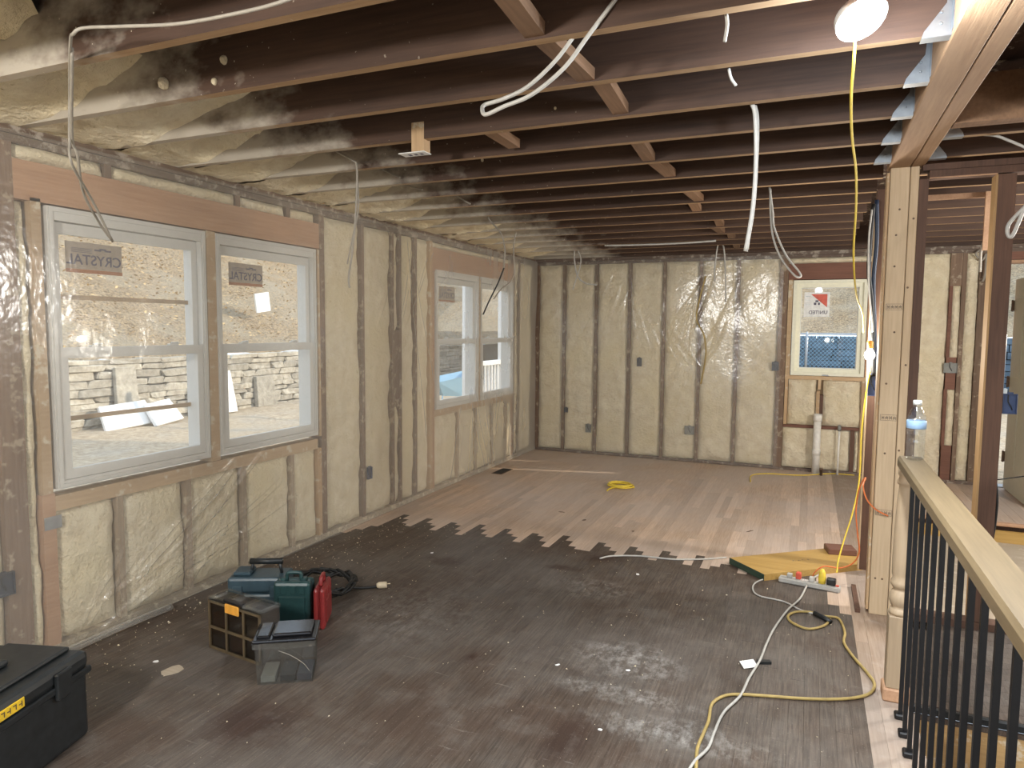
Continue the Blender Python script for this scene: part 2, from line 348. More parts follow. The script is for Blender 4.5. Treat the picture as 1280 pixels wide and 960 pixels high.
# ------------------------------------------------------------------ FLOOR
floor = empty('floor', kind='structure')
def edge_Y(i):
    """where the sanded boards end and the dark ones begin, for strip i"""
    x = (i+.5)*.0572
    if x < .16: return -3.95+.12*(i % 3)
    if x < 1.75: return -3.33-.09*(int((x-.195)/.0572) % 4)-.02*((i*7) % 3)
    if x < 2.6: return -3.38-.075*((i*5) % 4 if (i//2) % 2 else (i % 2))
    if x < 3.30: return -3.42-.07*((i*3) % 4)
    if x < 3.35: return -3.94
    if x < 3.42: return -4.05
    return -99
me_b = {}
for key, m in (('d', 'floor_dark'), ('l', 'floor_light'), ('p', 'floor_pink')):
    w = .0570; c = .0005
    v = [(0,0,-.018),(w,0,-.018),(w,1,-.018),(0,1,-.018),(0,0,-c),(w,0,-c),(w,1,-c),(0,1,-c),(c,.001,0),(w-c,.001,0),(w-c,.999,0),(c,.999,0)]
    f = [(0,3,2,1),(0,1,5,4),(1,2,6,5),(2,3,7,6),(3,0,4,7),(4,5,9,8),(5,6,10,9),(6,7,11,10),(7,4,8,11),(8,9,10,11)]
    me_b[key] = MB().add(v, f).mesh('floor_board', m)
boards = []
for i in range(61):
    x = i*.0572; e = edge_Y(i)
    for (y0, y1, key) in ((e, 0.0, 'l'), (YR, e, 'd')) if e > -90 else ((YR, 0.0, 'p'),):
        y = y1; first = True
        while y > y0+1e-4:
            L = random.uniform(.55, 1.7)
            if first and key == 'l': L *= random.uniform(.3, 1)
            if y-L < y0+.3: L = y-y0
            boards.append((x, y-L, L, key, random.uniform(-.0004, 0))); y -= L; first = False
vis = []
for b in boards:
    c = Vector((b[0]+.03, b[1]+b[2]/2, 0)); dd = c-Vector((CX, CY, CZ)); z = dd.dot(_d)
    # keep boards that the view contains, nearest first
    best = 0
    for yy in (b[1], b[1]+b[2]/2, b[1]+b[2]):
        q = Vector((b[0]+.03, yy, 0))-Vector((CX, CY, CZ)); zz = q.dot(_d)
        if zz > .3 and abs(q.dot(_r2)/zz*FPX) < 650 and abs(q.dot(_u2)/zz*FPX) < 500: best = max(best, 1/zz)
    vis.append(best)
order = sorted(range(len(boards)), key=lambda i: -vis[i]); single = set(order[:300])
rest = {'d': MB(), 'l': MB(), 'p': MB()}
for i, (x, y, L, key, dz) in enumerate(boards):
    if i in single:
        o = link('floor_board', me_b[key], floor, loc=(x, y, dz)); o.scale = (1, L, 1)
    else:
        v = [(vv.co.x+x, vv.co.y*L+y, vv.co.z+dz) for vv in me_b[key].vertices]
        rest[key].add(v, [tuple(p.vertices) for p in me_b[key].polygons])
rest['d'].build('far_floor_boards', 'floor_dark', floor, kind='stuff'); rest['l'].build('far_floor_boards', 'floor_light', floor, kind='stuff')
if rest['p'].v: rest['p'].build('far_floor_boards', 'floor_pink', floor, kind='stuff')
box('subfloor', (0, YR, -.05), (3.49, 0.1, -.019), 'deck', floor)
# border strip by the railing, entry floor, sunken floor, landing, steps
box('border_board', (3.4892, YR, -.05), (3.61, -4.1, 0), 'floor_pink', floor, .001)
box('border_board', (3.4892, -4.098, -.05), (3.80, 0, 0), 'floor_pink', floor, .001)
for i in range(13):
    box('entry_board', (3.802+i*.0855, -1.5, -.018), (3.802+i*.0855+.0848, 0, 0), 'floor_light', floor, .001)
box('entry_board', (3.80+13*.0855, -1.5, -.018), (XR, 0, 0), 'floor_light', floor)
box('entry_joist', (3.80, -1.5, -.14), (XR, -1.46, -.019), 'dark_stud', floor)
box('nosing', (3.80, -1.55, -.028), (XR, -1.502, 0), 'header', floor, .006)
box('lower_floor', (3.615, -3.99, -.17), (XR, -1.46, -.145), 'ply', floor)
nb = 15
for i in range(nb):
    a = -4.93+i*(.98-.04)/nb
    box('landing_board', (3.612, a, -.018), (XR, a+.0615, 0), 'floor_dark', floor, .001)
box('landing_edge', (3.612, -4.955, -.03), (XR, -4.932, 0), 'black_plastic', floor, .004)
box('landing_edge', (3.612, -4.955, -.055), (XR, -4.94, -.036), 'floor_dark', floor)
box('stair_riser', (3.612, -4.952, -.25), (XR, -4.93, -.056), 'riser', floor)
box('stair_tread', (3.612, -5.23, -.27), (XR, -4.952, -.25), 'floor_dark', floor)
box('stair_riser', (3.612, -5.23, -.50), (XR, -5.20, -.275), 'riser', floor)
box('stair_tread', (3.612, -5.50, -.52), (XR, -5.22, -.50), 'floor_dark', floor)
box('stairwell_floor', (3.612, YR, -.80), (XR, -5.2, -.78), 'deck', floor)
box('stairwell_side', (3.58, YR, -.80), (3.61, -4.96, -.052), 'riser', floor)

# ------------------------------------------------------------------ foam panels
def foam_panel(parent, axis, u0, u1, v0, v1, d, seed):
    """axis 0: wall at x=0 (u = y), axis 1: wall at y=0 (u = x); d = depth of the face behind the stud faces"""
    nu = max(6, int((u1-u0)/.03)); nv = max(6, int((v1-v0)/.035)); U, V = np.meshgrid(np.linspace(u0, u1, nu), np.linspace(v0, v1, nv), indexing='ij')
    D = -d + (vnoise(U, V, 9, seed)-.5)*.022 + (vnoise(U, V, 26, seed+1)-.5)*.012 + (vnoise(U, V, 2.3, seed+5)-.5)*.02
    e = np.minimum(np.minimum(U-u0, u1-U), np.minimum(V-v0, v1-V)); D = D - np.exp(-e/.012)*.03
    P = np.stack([D, U, V], -1) if axis == 0 else np.stack([U, -D, V], -1)
    if axis == 0: P = P[::-1]
    P = P[:, ::1]
    return grid_obj('spray_foam', P, 'foam', parent)

# ------------------------------------------------------------------ LEFT WALL
wl = empty('wall_left', kind='structure'); D_ = .092
def stud_y(y, w, z0, z1, m='stud_old', name='stud', parent=None, d=D_): return box(name, (-d, y-w/2, z0), (0, y+w/2, z1), m, parent or wl)
box('top_plate', (-D_, YR, 2.336), (.006, -.0, 2.372), 'stud_h', wl); box('top_plate', (-D_, YR, TOP), (0, 0, 2.334), 'stud_h', wl)
box('bottom_plate', (-D_, YR, 0), (.004, 0, .038), 'plate_faint', wl); box('sheathing', (-.12, -.005, -.1), (.0, .128, 2.6), 'siding', wl)
full = [(-8.25, .04), (-7.84, .04), (-7.43, .04), (-7.03, .04), (-6.62, .04), (-6.215, .10), (-4.115, .055), (-3.63, .036), (-3.215, .036), (-3.10, .036), (-2.85, .036), (-.665, .036), (-.50, .036), (-.045, .07)]
for y, w in full: stud_y(y, w, .038, TOP)
stud_y(-6.075, .06, .038, .75, 'header', 'jack_stud'); stud_y(-6.075, .045, .75, 2.08, 'sill', 'jack_stud')
stud_y(-4.165, .04, .038, .665, 'stud_new', 'jack_stud'); stud_y(-4.155, .025, .75, 2.06, 'sill', 'jack_stud')
stud_y(-2.585, .05, .038, TOP, 'stud_new'); stud_y(-2.54, .03, .038, 2.03, 'header', 'jack_stud')
stud_y(-.685, .03, .038, 2.03, 'header', 'jack_stud')
for y in (-5.72, -5.30, -4.885, -4.45): stud_y(y, .034, .038, .665, 'stud_faint', 'cripple_stud')
for y in (-2.05, -1.65, -1.25, -.86): stud_y(y, .036, .038, .70, 'stud_faint', 'cripple_stud')
box('sill_plate', (-D_, -6.045, .665), (.001, -4.186, .735), 'sill', wl); box('sill_plate', (-D_, -2.525, .70), (.001, -.70, .765), 'sill', wl)
box('header', (-D_, -6.165, 2.065), (0, -4.143, 2.235), 'header', wl); box('header', (-D_, -2.56, 2.035), (0, -.683, 2.25), 'header', wl)
for y in (-5.72, -4.885, -4.45): stud_y(y, .038, 2.237, TOP, 'stud_old', 'cripple_stud')
box('blocking', (-D_, -3.196, .86), (.0, -3.119, 1.50), 'stud_old', wl)
box('metal_strap', (.0005, -6.10, .585), (.002, -6.02, .645), 'steel', wl)
sd_ = 10
def lfoam(y0, y1, z0=.04, z1=TOP, d=.008):
    global sd_; sd_ += 3; foam_panel(wl, 0, y0, y1, z0, z1, d, sd_)
for a, b in ((-9.55, -8.27), (-8.23, -7.86), (-7.82, -7.45), (-7.41, -7.05), (-7.01, -6.64), (-6.60, -6.265), (-4.087, -3.648), (-3.612, -3.233), (-3.082, -2.868), (-2.832, -2.61), (-.647, -.518), (-.482, -.08)): lfoam(a, b)
lfoam(-3.197, -3.118, .04, .86); lfoam(-3.197, -3.118, 1.50, TOP)
ys = [-6.045, -5.72, -5.30, -4.885, -4.45, -4.185]
for a, b in zip(ys[:-1], ys[1:]): lfoam(a+.019 if a > -6.04 else a, b-.019 if b < -4.19 else b, .04, .664)
ys = [-2.525, -2.05, -1.65, -1.25, -.86, -.70]
for a, b in zip(ys[:-1], ys[1:]): lfoam(a+.018 if a > -2.5 else a, b-.018 if b < -.71 else b, .04, .699)
for a, b in ((-6.16, -5.74), (-5.70, -4.905), (-4.865, -4.47), (-4.43, -4.145)): lfoam(a, b, 2.238, TOP, .004)
lfoam(-2.56, -.685, 2.252, TOP, .004); lfoam(-6.163, -6.107, .04, 2.06)
for k, (a, b, z0, z1) in enumerate(((YR, -6.05, -.1, 2.6), (-4.13, -2.53, -.1, 2.6), (-.68, .15, -.1, 2.6), (-6.05, -4.13, -.1, .70), (-2.53, -.68, -.1, .74), (-6.05, -4.13, 2.05, 2.6), (-2.53, -.68, 2.03, 2.6))):
    box('sheathing', (-.125, a, z0), (-D_-.001, b, z1), 'siding', wl)

# ------------------------------------------------------------------ BACK WALL
wb = empty('wall_back', kind='structure')
def stud_x(x, w, z0, z1, m='stud_old', name='stud', d=D_): return box(name, (x-w/2, 0, z0), (x+w/2, d, z1), m, wb)
box('top_plate', (.0, -.006, 2.336), (XR, D_, 2.372), 'stud_hx', wb); box('top_plate', (0, 0, TOP), (XR, D_, 2.334), 'stud_hx', wb)
box('bottom_plate', (0, -.004, 0), (4.83, D_, .03), 'stud_hx', wb)
for x, w in [(.03, .05)]+[(.382+S*k, .036) for k in range(6)]+[(2.885, .085), (3.775, .07), (4.09, .036), (4.545, .036), (4.72, .1), (4.815, .06)]: stud_x(x, w, .03, TOP)
stud_x(4.475, .085, .95, 1.27, 'header_x', 'blocking'); stud_x(4.475, .085, .03, .38, 'header_x', 'blocking'); stud_x(4.475, .10, 1.98, TOP, 'stud_old', 'blocking')
stud_x(4.44, .028, .38, .95, 'header_x', 'stud'); stud_x(4.44, .028, 1.27, 1.98, 'header_x', 'stud')
stud_x(2.955, .045, 1.03, 2.07, 'sill_x', 'jack_stud'); stud_x(3.72, .03, 1.03, 2.07, 'header', 'jack_stud')
stud_x(2.95, .032, .50, 1.0, 'stud_new', 'jack_stud'); stud_x(3.70, .03, .03, 1.0, 'stud_new', 'jack_stud')
stud_x(3.27, .035, .62, .88, 'stud_new', 'cripple_stud'); stud_x(3.305, .035, .62, .84, 'dark_stud', 'cripple_stud')
stud_x(3.28, .03, .90, 1.0, 'sill_x', 'cripple_stud'); stud_x(3.62, .04, .03, .47, 'dark_stud', 'cripple_stud')
box('sill_plate', (2.93, -.001, 1.0), (3.74, D_, 1.04), 'sill_x', wb); box('header', (2.93, 0, 2.07), (3.74, D_, 2.24), 'header_x', wb)
box('blocking', (2.93, 0, .475), (3.68, .06, .505), 'header_x', wb)
def bfoam(x0, x1, z0=.032, z1=TOP, d=.008):
    global sd_; sd_ += 3; foam_panel(wb, 1, x0, x1, z0, z1, d, sd_)
xs = [.055-.018]+[.382+S*k for k in range(6)]
for a, b in zip(xs, xs[1:]+[2.842+.018]): bfoam(a+.018, b-.018)
bfoam(2.93, 3.74, 2.242, TOP, .0); bfoam(2.97, 3.25, .507, 1.0); bfoam(3.32, 3.685, .507, 1.0); bfoam(2.93, 3.60, .032, .474); bfoam(3.64, 3.685, .032, .474)
bfoam(3.81, 4.07); bfoam(4.11, 4.425); bfoam(4.457, 4.525, .38, .95, .0); bfoam(4.457, 4.525, 1.27, 1.98, .0); bfoam(4.565, 4.668)
for a, b, z0, z1 in ((0, 2.98, -.1, 2.6), (3.70, 4.83, -.1, 2.6), (2.98, 3.70, -.1, 1.04), (2.98, 3.70, 2.05, 2.6), (4.83, 5.78, 2.30, 2.6), (5.78, XR, -.1, 2.6)):
    box('sheathing', (a, D_+.001, z0), (b, D_+.035, z1), 'siding', wb)
box('header', (4.846, 0, 2.225), (5.80, D_, 2.30), 'header_x', wb); box('wallboard', (5.80, 0, 0), (XR, D_, TOP), 'drywall', wb)

# ------------------------------------------------------------------ walls out of view
wr = empty('wall_right', kind='structure'); box('wallboard', (XR, YR, -.8), (XR+.1, .13, 2.62), 'drywall', wr)
wn = empty('wall_rear', kind='structure')
for a, b, z0, z1 in ((-.12, .3, -.8, 2.62), (5.2, XR+.1, -.8, 2.62), (.3, 5.2, -.8, .0), (.3, 5.2, 2.25, 2.62)): box('wallboard', (a, YR-.12, z0), (b, YR, z1), 'drywall', wn)

rear = empty('window_6', kind='structure')  # unseen rear opening, added wide to let more daylight in
for k in range(5): box('opening_mullion', (.3+k*1.2, YR-.08, 0), (.36+k*1.2, YR-.02, 2.25), 'vinyl', rear)
# ------------------------------------------------------------------ CEILING: joists, deck, blocking
ce = empty('ceiling', kind='structure')
for i in range(25):
    box('attic_board', (-.12+.0, YR-.12+i*.396, 2.60), (XR+.1, YR-.12+i*.396+.392, 2.622), 'deck', ce)
JY = [-(.431+S*k) for k in range(23)]
jm = MB().box((0, -.019, H), (3.505, .019, 2.598), bottom=1).mesh('joist', ['joist', 'joist_edge'])
jm2 = MB().box((3.67, -.019, H), (XR, .019, 2.598), bottom=1).mesh('joist', ['joist', 'joist_edge'])
for y in JY:
    link('joist', jm, ce, loc=(0, y, random.uniform(-.003, .002)))
    if y > -4.6: link('joist', jm2, ce, loc=(0, y, random.uniform(-.003, .002)))
box('rim_joist', (-.02, -.06, H), (XR, -.02, 2.598), 'joist', ce)
# blocking pieces between joists near mid span
for px, y0, y1 in ((2.40, -6.52, -5.94), (2.41, -5.91, -5.53), (2.45, -5.70, -5.13), (2.39, -4.93, -4.50), (2.40, -4.48, -4.09), (2.44, -3.68, -3.28), (2.39, -3.26, -2.88), (2.46, -2.45, -2.07), (2.40, -2.06, -1.66), (2.47, -1.62, -1.26), (2.44, -.82, -.45)):
    yy = (y0+y1)/2; k = min(range(len(JY)), key=lambda k: abs(JY[k]-.2032-yy)); a = JY[k]-S+.019; b = JY[k]-.019
    R = Matrix.Translation((px, (a+b)/2, 0)) @ Matrix.Rotation(.06*(-1)**k, 4, 'Z')
    box('blocking', (-.031, -(b-a)/2, H+.006), (.031, (b-a)/2, H+.045), 'block', ce, R=R)
box('blocking', (1.80, JY[11]-S+.019, H+.01), (1.86, JY[11]-.08, H+.05), 'block', ce)
# foam in the joist bays against the left wall
for k in range(22):
    y1 = JY[k]-.02; y0 = JY[k]-S+.02; L = random.uniform(.62, 1.05) if k < 14 else random.uniform(.7, .9)
    X, Y = np.meshgrid(np.linspace(-.02, L, 24), np.linspace(y0, y1, 10), indexing='ij')
    u = np.clip(X/L, 0, 1); Z = H-.004+.20*u**1.35 + (vnoise(X, Y, 9, k)-.5)*.05*(u*2).clip(.2, 1) + (vnoise(X, Y, 25, k+9)-.5)*.02
    ex = np.minimum(Y-y0, y1-Y); Z = Z - .03*np.exp(-ex/.03)*np.minimum(1, u*3) + 0; Z = np.minimum(Z, 2.597)
    Z[0] = H-.005
    Z = np.maximum(Z, H-.012)
    P = np.stack([X+(vnoise(Y, Y, 14, k+3)-.5)*.3*u[:, :], Y, Z], -1)
    grid_obj('spray_foam', P[::-1], 'foam', ce)
box('spray_foam', (-.09, YR, 2.372), (.0, 0, 2.60), 'foam', ce)
# joist hangers
def hanger(side):
    mb = MB(); s_ = -1 if not side else 1; x = 3.505 if not side else 3.67; w = .021
    for sy in (-1, 1):
        a_, b_ = sy*w, sy*(w+.0015); P = [(0, -.004), (s_*.075, -.004), (s_*.070, .012), (s_*.016, .085), (s_*.012, .15), (0, .15)]
        mb.add([(x+q[0], a_, H+q[1]) for q in P]+[(x+q[0], b_, H+q[1]) for q in P], [tuple(range(6)), tuple(range(11, 5, -1))]+[(k, 6+k, 6+(k+1) % 6, (k+1) % 6) for k in range(6)])
        mb.box((min(x, x+s_*.0015), min(sy*w, sy*(w+.03)), H+.005), (max(x, x+s_*.0015), max(sy*w, sy*(w+.03)), H+.15))
        for z in (.03, .06): mb.lathe([(.005, 0), (.003, .003), (0, .0035)], 6, (x+s_*.028, sy*(w+.0015), H+z), R=Matrix.Rotation(-sy*math.pi/2, 3, 'X'))
    mb.box((min(x, x+s_*.075), -w, H-.0055), (max(x, x+s_*.075), w, H-.0035))
    return mb.mesh('joist_hanger', 'steel')
hm = [hanger(0), hanger(1)]
nl = MB()
for z in (.03, .07, .11): nl.lathe([(.004, -.002), (.004, .0), (.002, .001)], 8, (0, 0, H+z))
for y in JY:
    if y < -3.95:
        link('joist_hanger', hm[0], ce, loc=(0, y, 0))
        if y > -4.6: link('joist_hanger', hm[1], ce, loc=(0, y, 0))
# framing around the stair opening
for a, b in ((-4.72, -4.682), (-4.76, -4.722)): box('opening_header', (3.67, a, H-.01), (XR, b, 2.55), 'block', ce)
box('opening_trimmer', (3.90, YR, H+.03), (3.94, -4.78, 2.55), 'block', ce); box('opening_trimmer', (4.02, YR, H+.0), (4.06, -4.78, 2.55), 'block', ce)
box('opening_board', (4.06, -5.6, H+.0), (4.6, -4.78, H+.02), 'header', ce)
for y0 in (-3.02,): box('opening_header', (3.67, y0-.02, H-.03), (4.16, y0+.018, H), 'header', ce)
box('opening_trimmer', (4.11, -3.06, 2.02), (4.145, -3.041, H-.001), 'header', ce)

# ------------------------------------------------------------------ BEAM + POST + side framing
bm_ = empty('ceiling_beam', (3.588, -6.7, H-.01), label='long double-ply timber beam running overhead along the joist ends, resting on the pale post', cat='beam')
def child_box(name, par, a, b, m, ch=.0, **kw):
    o = MB().box(a, b, ch=ch).build(name, m, par, **kw); o.matrix_parent_inverse = Matrix.Translation(par.location).inverted(); return o
def pbox(name, par, a, b, m, ch=.0, R=None, **kw): return MB().box(a, b, ch=ch, R=R).build(name, m, par, **kw)
pbox('beam_ply', bm_, (-.083, -2.9, 0), (.018, 2.80, .235), 'beam', .004); pbox('beam_ply', bm_, (.021, -2.9, .001), (.082, 2.80, .235), 'beam', .004)
pbox('shim_board', bm_, (-.06, -.3, .02), (-.0835, 1.1, .17), 'stud_new') if False else None
po = empty('support_post', (3.585, -3.945, 0), label='pale built-up timber post holding the end of the ceiling beam, stamped and nailed', cat='post')
pbox('post_ply', po, (-.068, -.045, 0), (.020, .045, 2.362), 'post', .003); pbox('post_ply', po, (.023, -.045, .0), (.062, .045, 2.362), 'post', .003)
pbox('side_board', po, (-.083, -.038, .02), (-.070, .045, 2.34), 'stud_new', .002)
for z in (.55, 1.06, 1.64):
    s_ = MB()
    for i in range(4):
        x = -.055+i*.018; s_.box((x, -.0462, z), (x+.014, -.0454, z+.022)); 
    fr = MB(); 
    x0, x1, z0, z1 = -.06, .017, z-.005, z+.027
    for a, b in (((x0, z0), (x1, z0+.0015)), ((x0, z1-.0015), (x1, z1)), ((x0, z0), (x0+.0015, z1)), ((x1-.0015, z0), (x1, z1))): fr.box((a[0], -.0462, a[1]), (b[0], -.0452, b[1]))
    for i in range(4):
        x = -.054+i*.018
        for q in range(3): fr.box((x+q*.005, -.0462, z+.001+.003*(q % 2)), (x+q*.005+.0022, -.0452, z+.02-.004*((i+q) % 2)))
        fr.box((x, -.0462, z+.010), (x+.012, -.0452, z+.0125))
    fr.build('grade_stamp', 'print', po)
hl = MB()
for x, z in ((-.045, .20), (-.012, .20), (-.03, .55+.33), (-.04, 1.25), (-.015, 1.52), (-.03, 1.86), (.035, .9), (.045, 1.35), (.035, 1.75), (.045, 2.1), (-.02, 2.15), (-.03, 2.02)):
    hl.lathe([(.0055, 0), (.0055, .0015), (.002, .002)], 8, (x, -.0445, z), R=Matrix.Rotation(math.pi/2, 3, 'X'))
hl.build('nail_head', 'nail', po, kind='stuff')
box_ = box
o = box_('dark_stud_member', (3.648, -3.99, .0), (3.69, -3.90, 2.295), 'dark_stud'); o.name = 'wall_stud'; tag(o, 'dark brown stud set tight against the right side of the pale post', 'stud')
o = box_('wall_stud', (3.985, -3.99, .04), (4.06, -3.955, 2.295), 'dark_stud'); tag(o, 'dark brown stud with a pale orange edge, standing free behind the handrail', 'stud')
e_ = MB().box((3.975, -3.99, .04), (3.9845, -3.90, 2.295)).build('pale_edge', 'bright', o, ); tag(o)
o = box_('wall_stud', (3.505, -3.36, .04), (3.545, -3.27, 2.37), 'dark_stud'); tag(o, 'dark stud left of and behind the pale post, with cables running down it', 'stud')
pe = MB().box((3.497, -3.36, .04), (3.5045, -3.30, 2.2)).build('pale_edge', 'post', o)
o = empty('wall_plate', (3.62, -3.95, 0), label='dark timber plates above and below the open stud wall right of the post', cat='plate')
pbox('top_plate', o, (.072, -.045, 2.30), (XR-3.62, .045, 2.335), 'dark_stud'); pbox('top_plate', o, (.04, -.045, 2.337), (XR-3.62, .045, 2.368), 'dark_stud'); pbox('bottom_plate', o, (.072, -.045, 0), (XR-3.62, .045, .038), 'dark_stud')
pbox('plate_edge', o, (.072, -.047, 2.296), (.36, -.03, 2.3), 'header')
o = box_('floor_plate', (3.45, -4.0, .0), (3.475, -3.60, .02), 'dark_stud'); tag(o, 'narrow dark gap strip in the floor left of the post foot', 'strip')
o = box_('rim_board', (3.82, -1.60, -.145), (XR-.2, -1.56, -.055), 'lumber'); o.name = 'loose_plank'; tag(o, 'yellow plank on edge below the raised entry floor, seen behind the handrail', 'plank')
o = box_('light_patch', (4.45, -2.9, -.144), (5.1, -2.6, -.140), 'white'); o.name = 'light_patch_sheet'; tag(o, 'white sheet lying on the lower floor right of the handrail', 'sheet')  # sunlit patch of floor painted as a thin white sheet

# ------------------------------------------------------------------ WINDOWS
def text_mesh(s, size, name, mat, mirror=False, depth=.0004):
    cu = bpy.data.curves.new(name, 'FONT'); cu.body = s; cu.size = size; cu.extrude = depth; cu.align_x = 'CENTER'; cu.align_y = 'CENTER'; cu.offset = size*.012
    tmp = bpy.data.objects.new(name, cu); COL.objects.link(tmp); bpy.context.view_layer.update()
    me = bpy.data.meshes.new_from_object(tmp); bpy.data.objects.remove(tmp); me.materials.clear(); me.materials.append(M_[mat])
    if mirror:
        me.transform(Matrix.Scale(-1, 4, (1, 0, 0))); me.flip_normals()
    return me
def rect_frame(mb, x0, x1, ya, yb, za, zb, w, wb=None, wt=None):
    wb = wb or w; wt = wt or w
    mb.box((x0, ya, za), (x1, yb, za+wb)); mb.box((x0, ya, zb-wt), (x1, yb, zb)); mb.box((x0, ya, za+wb), (x1, ya+w, zb-wt)); mb.box((x0, yb-w, za+wb), (x1, yb, zb-wt)); return mb
def double_hung(n, ya, yb, sticker, bars=False):
    r = empty('window_%d' % n, (0, 0, 0), kind='structure'); za, zb = .765, 2.055
    rect_frame(MB(), -.10, .010, ya, yb, za, zb, .034, .036, .06).build('window_frame', 'vinyl', r)
    rect_frame(MB(), .0105, .016, ya+.008, yb-.008, za+.006, zb-.006, .016).build('inner_bead', 'vinyl', r)
    lo = rect_frame(MB(), -.018, .007, ya+.036, yb-.036, za+.038, 1.418, .038, .045, .05).build('lower_sash', 'vinyl', r)
    up = rect_frame(MB(), -.050, -.024, ya+.036, yb-.036, 1.375, zb-.064, .036, .042, .05).build('upper_sash', 'vinyl', r)
    box('glass_pane', (-.008, ya+.074, za+.083), (-.005, yb-.074, 1.368), 'glass', lo); box('glass_pane', (-.040, ya+.072, 1.417), (-.037, yb-.072, zb-.114), 'glass', up)
    for f in (.25, .75):
        y = ya+(yb-ya)*f; MB().box((-.022, y-.028, 1.418), (.004, y+.028, 1.426), ch=.002).tube([(-.010, y-.012, 1.430), (-.004, y+.03, 1.431)], .005).build('sash_lock', 'vinyl', lo)
    rect_frame(MB(), -.135, -.101, ya+.005, yb-.005, za+.004, zb-.004, .02).build('outer_trim', 'vinyl', r)
    if sticker:
        y0, y1, z0, z1 = sticker
        st = MB().box((-.0365, y0, z0+.018), (-.0360, y1, z1)).build('sticker', 'tan_sticker', r); MB().box((-.0365, y0, z0), (-.0360, y1, z0+.0175)).build('sticker_band', 'sticker_rust', st)
        R = Matrix(((0, 0, 1, 0), (1, 0, 0, 0), (0, 1, 0, 0), (0, 0, 0, 1)))
        for s, sz, dy, dz, mt in (('CRYSTAL', (y1-y0)*.235, 0, -.012, 'ink'), ('WINDOWS', .02, .04, .045, 'ink')):
            if s == 'WINDOWS': continue
            me = text_mesh(s, sz, 'lettering', mt, True); me.transform(Matrix.Translation((-.0355, (y0+y1)/2+dy, (z0+z1)/2+dz)) @ R); link('lettering', me, st)
        em = MB()
        for q in range(3): em.box((-.0358, y0+(y1-y0)*(.5+.09*q), z1-.035+.006*(q % 2)), (-.0353, y0+(y1-y0)*(.62+.09*q), z1-.027+.006*(q % 2)))
        for q in range(4): em.box((-.0358, y0+.03, z1-.030-.006*q), (-.0353, y0+(y1-y0)*.46, z1-.028-.006*q))
        em.build('emblem', 'ink', st)
    if bars:
        for z in (1.655, 1.072): box('screen_bar', (-.112, ya+.02, z-.011), (-.100, yb-.02, z+.011), 'siding', r)
    return r
double_hung(1, -6.035, -5.145, (-5.925, -5.635, 1.77, 1.915), True)
double_hung(2, -5.075, -4.190, (-4.935, -4.655, 1.77, 1.905))
double_hung(3, -2.515, -1.620, (-2.38, -2.06, 1.77, 1.915))
double_hung(4, -1.580, -.705, None)
box('mullion', (-.09, -5.143, .74), (.012, -5.078, 2.06), 'sill', wl); box('mullion', (-.09, -1.618, .77), (.012, -1.583, 2.03), 'sill', wl)
# back window
wk = empty('window_5', kind='structure')
def rect_y(mb, y0, y1, xa, xb, za, zb, w):
    mb.box((xa, y0, za), (xb, y1, za+w)); mb.box((xa, y0, zb-w), (xb, y1, zb)); mb.box((xa, y0, za+w), (xa+w, y1, zb-w)); mb.box((xb-w, y0, za+w), (xb, y1, zb-w)); return mb
rect_y(MB(), -.005, .12, 2.985, 3.70, 1.045, 2.062, .035).build('window_frame', 'cream_vinyl', wk)
sa = rect_y(MB(), .02, .06, 3.02, 3.665, 1.08, 2.027, .042).build('window_sash', 'cream_vinyl', wk)
rect_y(MB(), .055, .058, 3.06, 3.625, 1.12, 1.987, .01).build('glazing_bead', 'vinyl', sa)
box('glass_pane', (3.06, .038, 1.12), (3.625, .041, 1.987), 'glass', sa)
MB().box((3.30, -.012, 1.046), (3.36, .0, 1.058), ch=.003).tube([(3.33, -.006, 1.05), (3.37, -.012, 1.046)], .004).build('window_crank', 'steel', wk)
st = box('sticker', (3.095, .036, 1.675), (3.345, .0375, 1.935), 'sticker_white', wk)
MB().add([(3.16, .0350, 1.915), (3.32, .0350, 1.915), (3.32, .0350, 1.775), (3.16, .0358, 1.915), (3.32, .0358, 1.915), (3.32, .0358, 1.775)], [(0, 2, 1), (3, 4, 5), (0, 1, 4, 3), (1, 2, 5, 4), (2, 0, 3, 5)]).build('emblem', 'sticker_red', st)
MB().box((3.19, .0345, 1.80), (3.215, .0349, 1.825)).box((3.23, .0345, 1.80), (3.25, .0349, 1.825)).box((3.205, .0345, 1.83), (3.235, .0349, 1.85)).build('emblem_blocks', 'ink', st)
R = Matrix(((1, 0, 0, 0), (0, 0, -1, 0), (0, 1, 0, 0), (0, 0, 0, 1)))
me = text_mesh('UNITED', .052, 'lettering', 'ink', True); me.transform(Matrix.Translation((3.235, .0352, 1.72)) @ R); link('lettering', me, st)
for z in (1.80, 1.85, 1.89): box('printed_line', (3.105, .0350, z), (3.155, .0356, z+.004), 'steel', st)
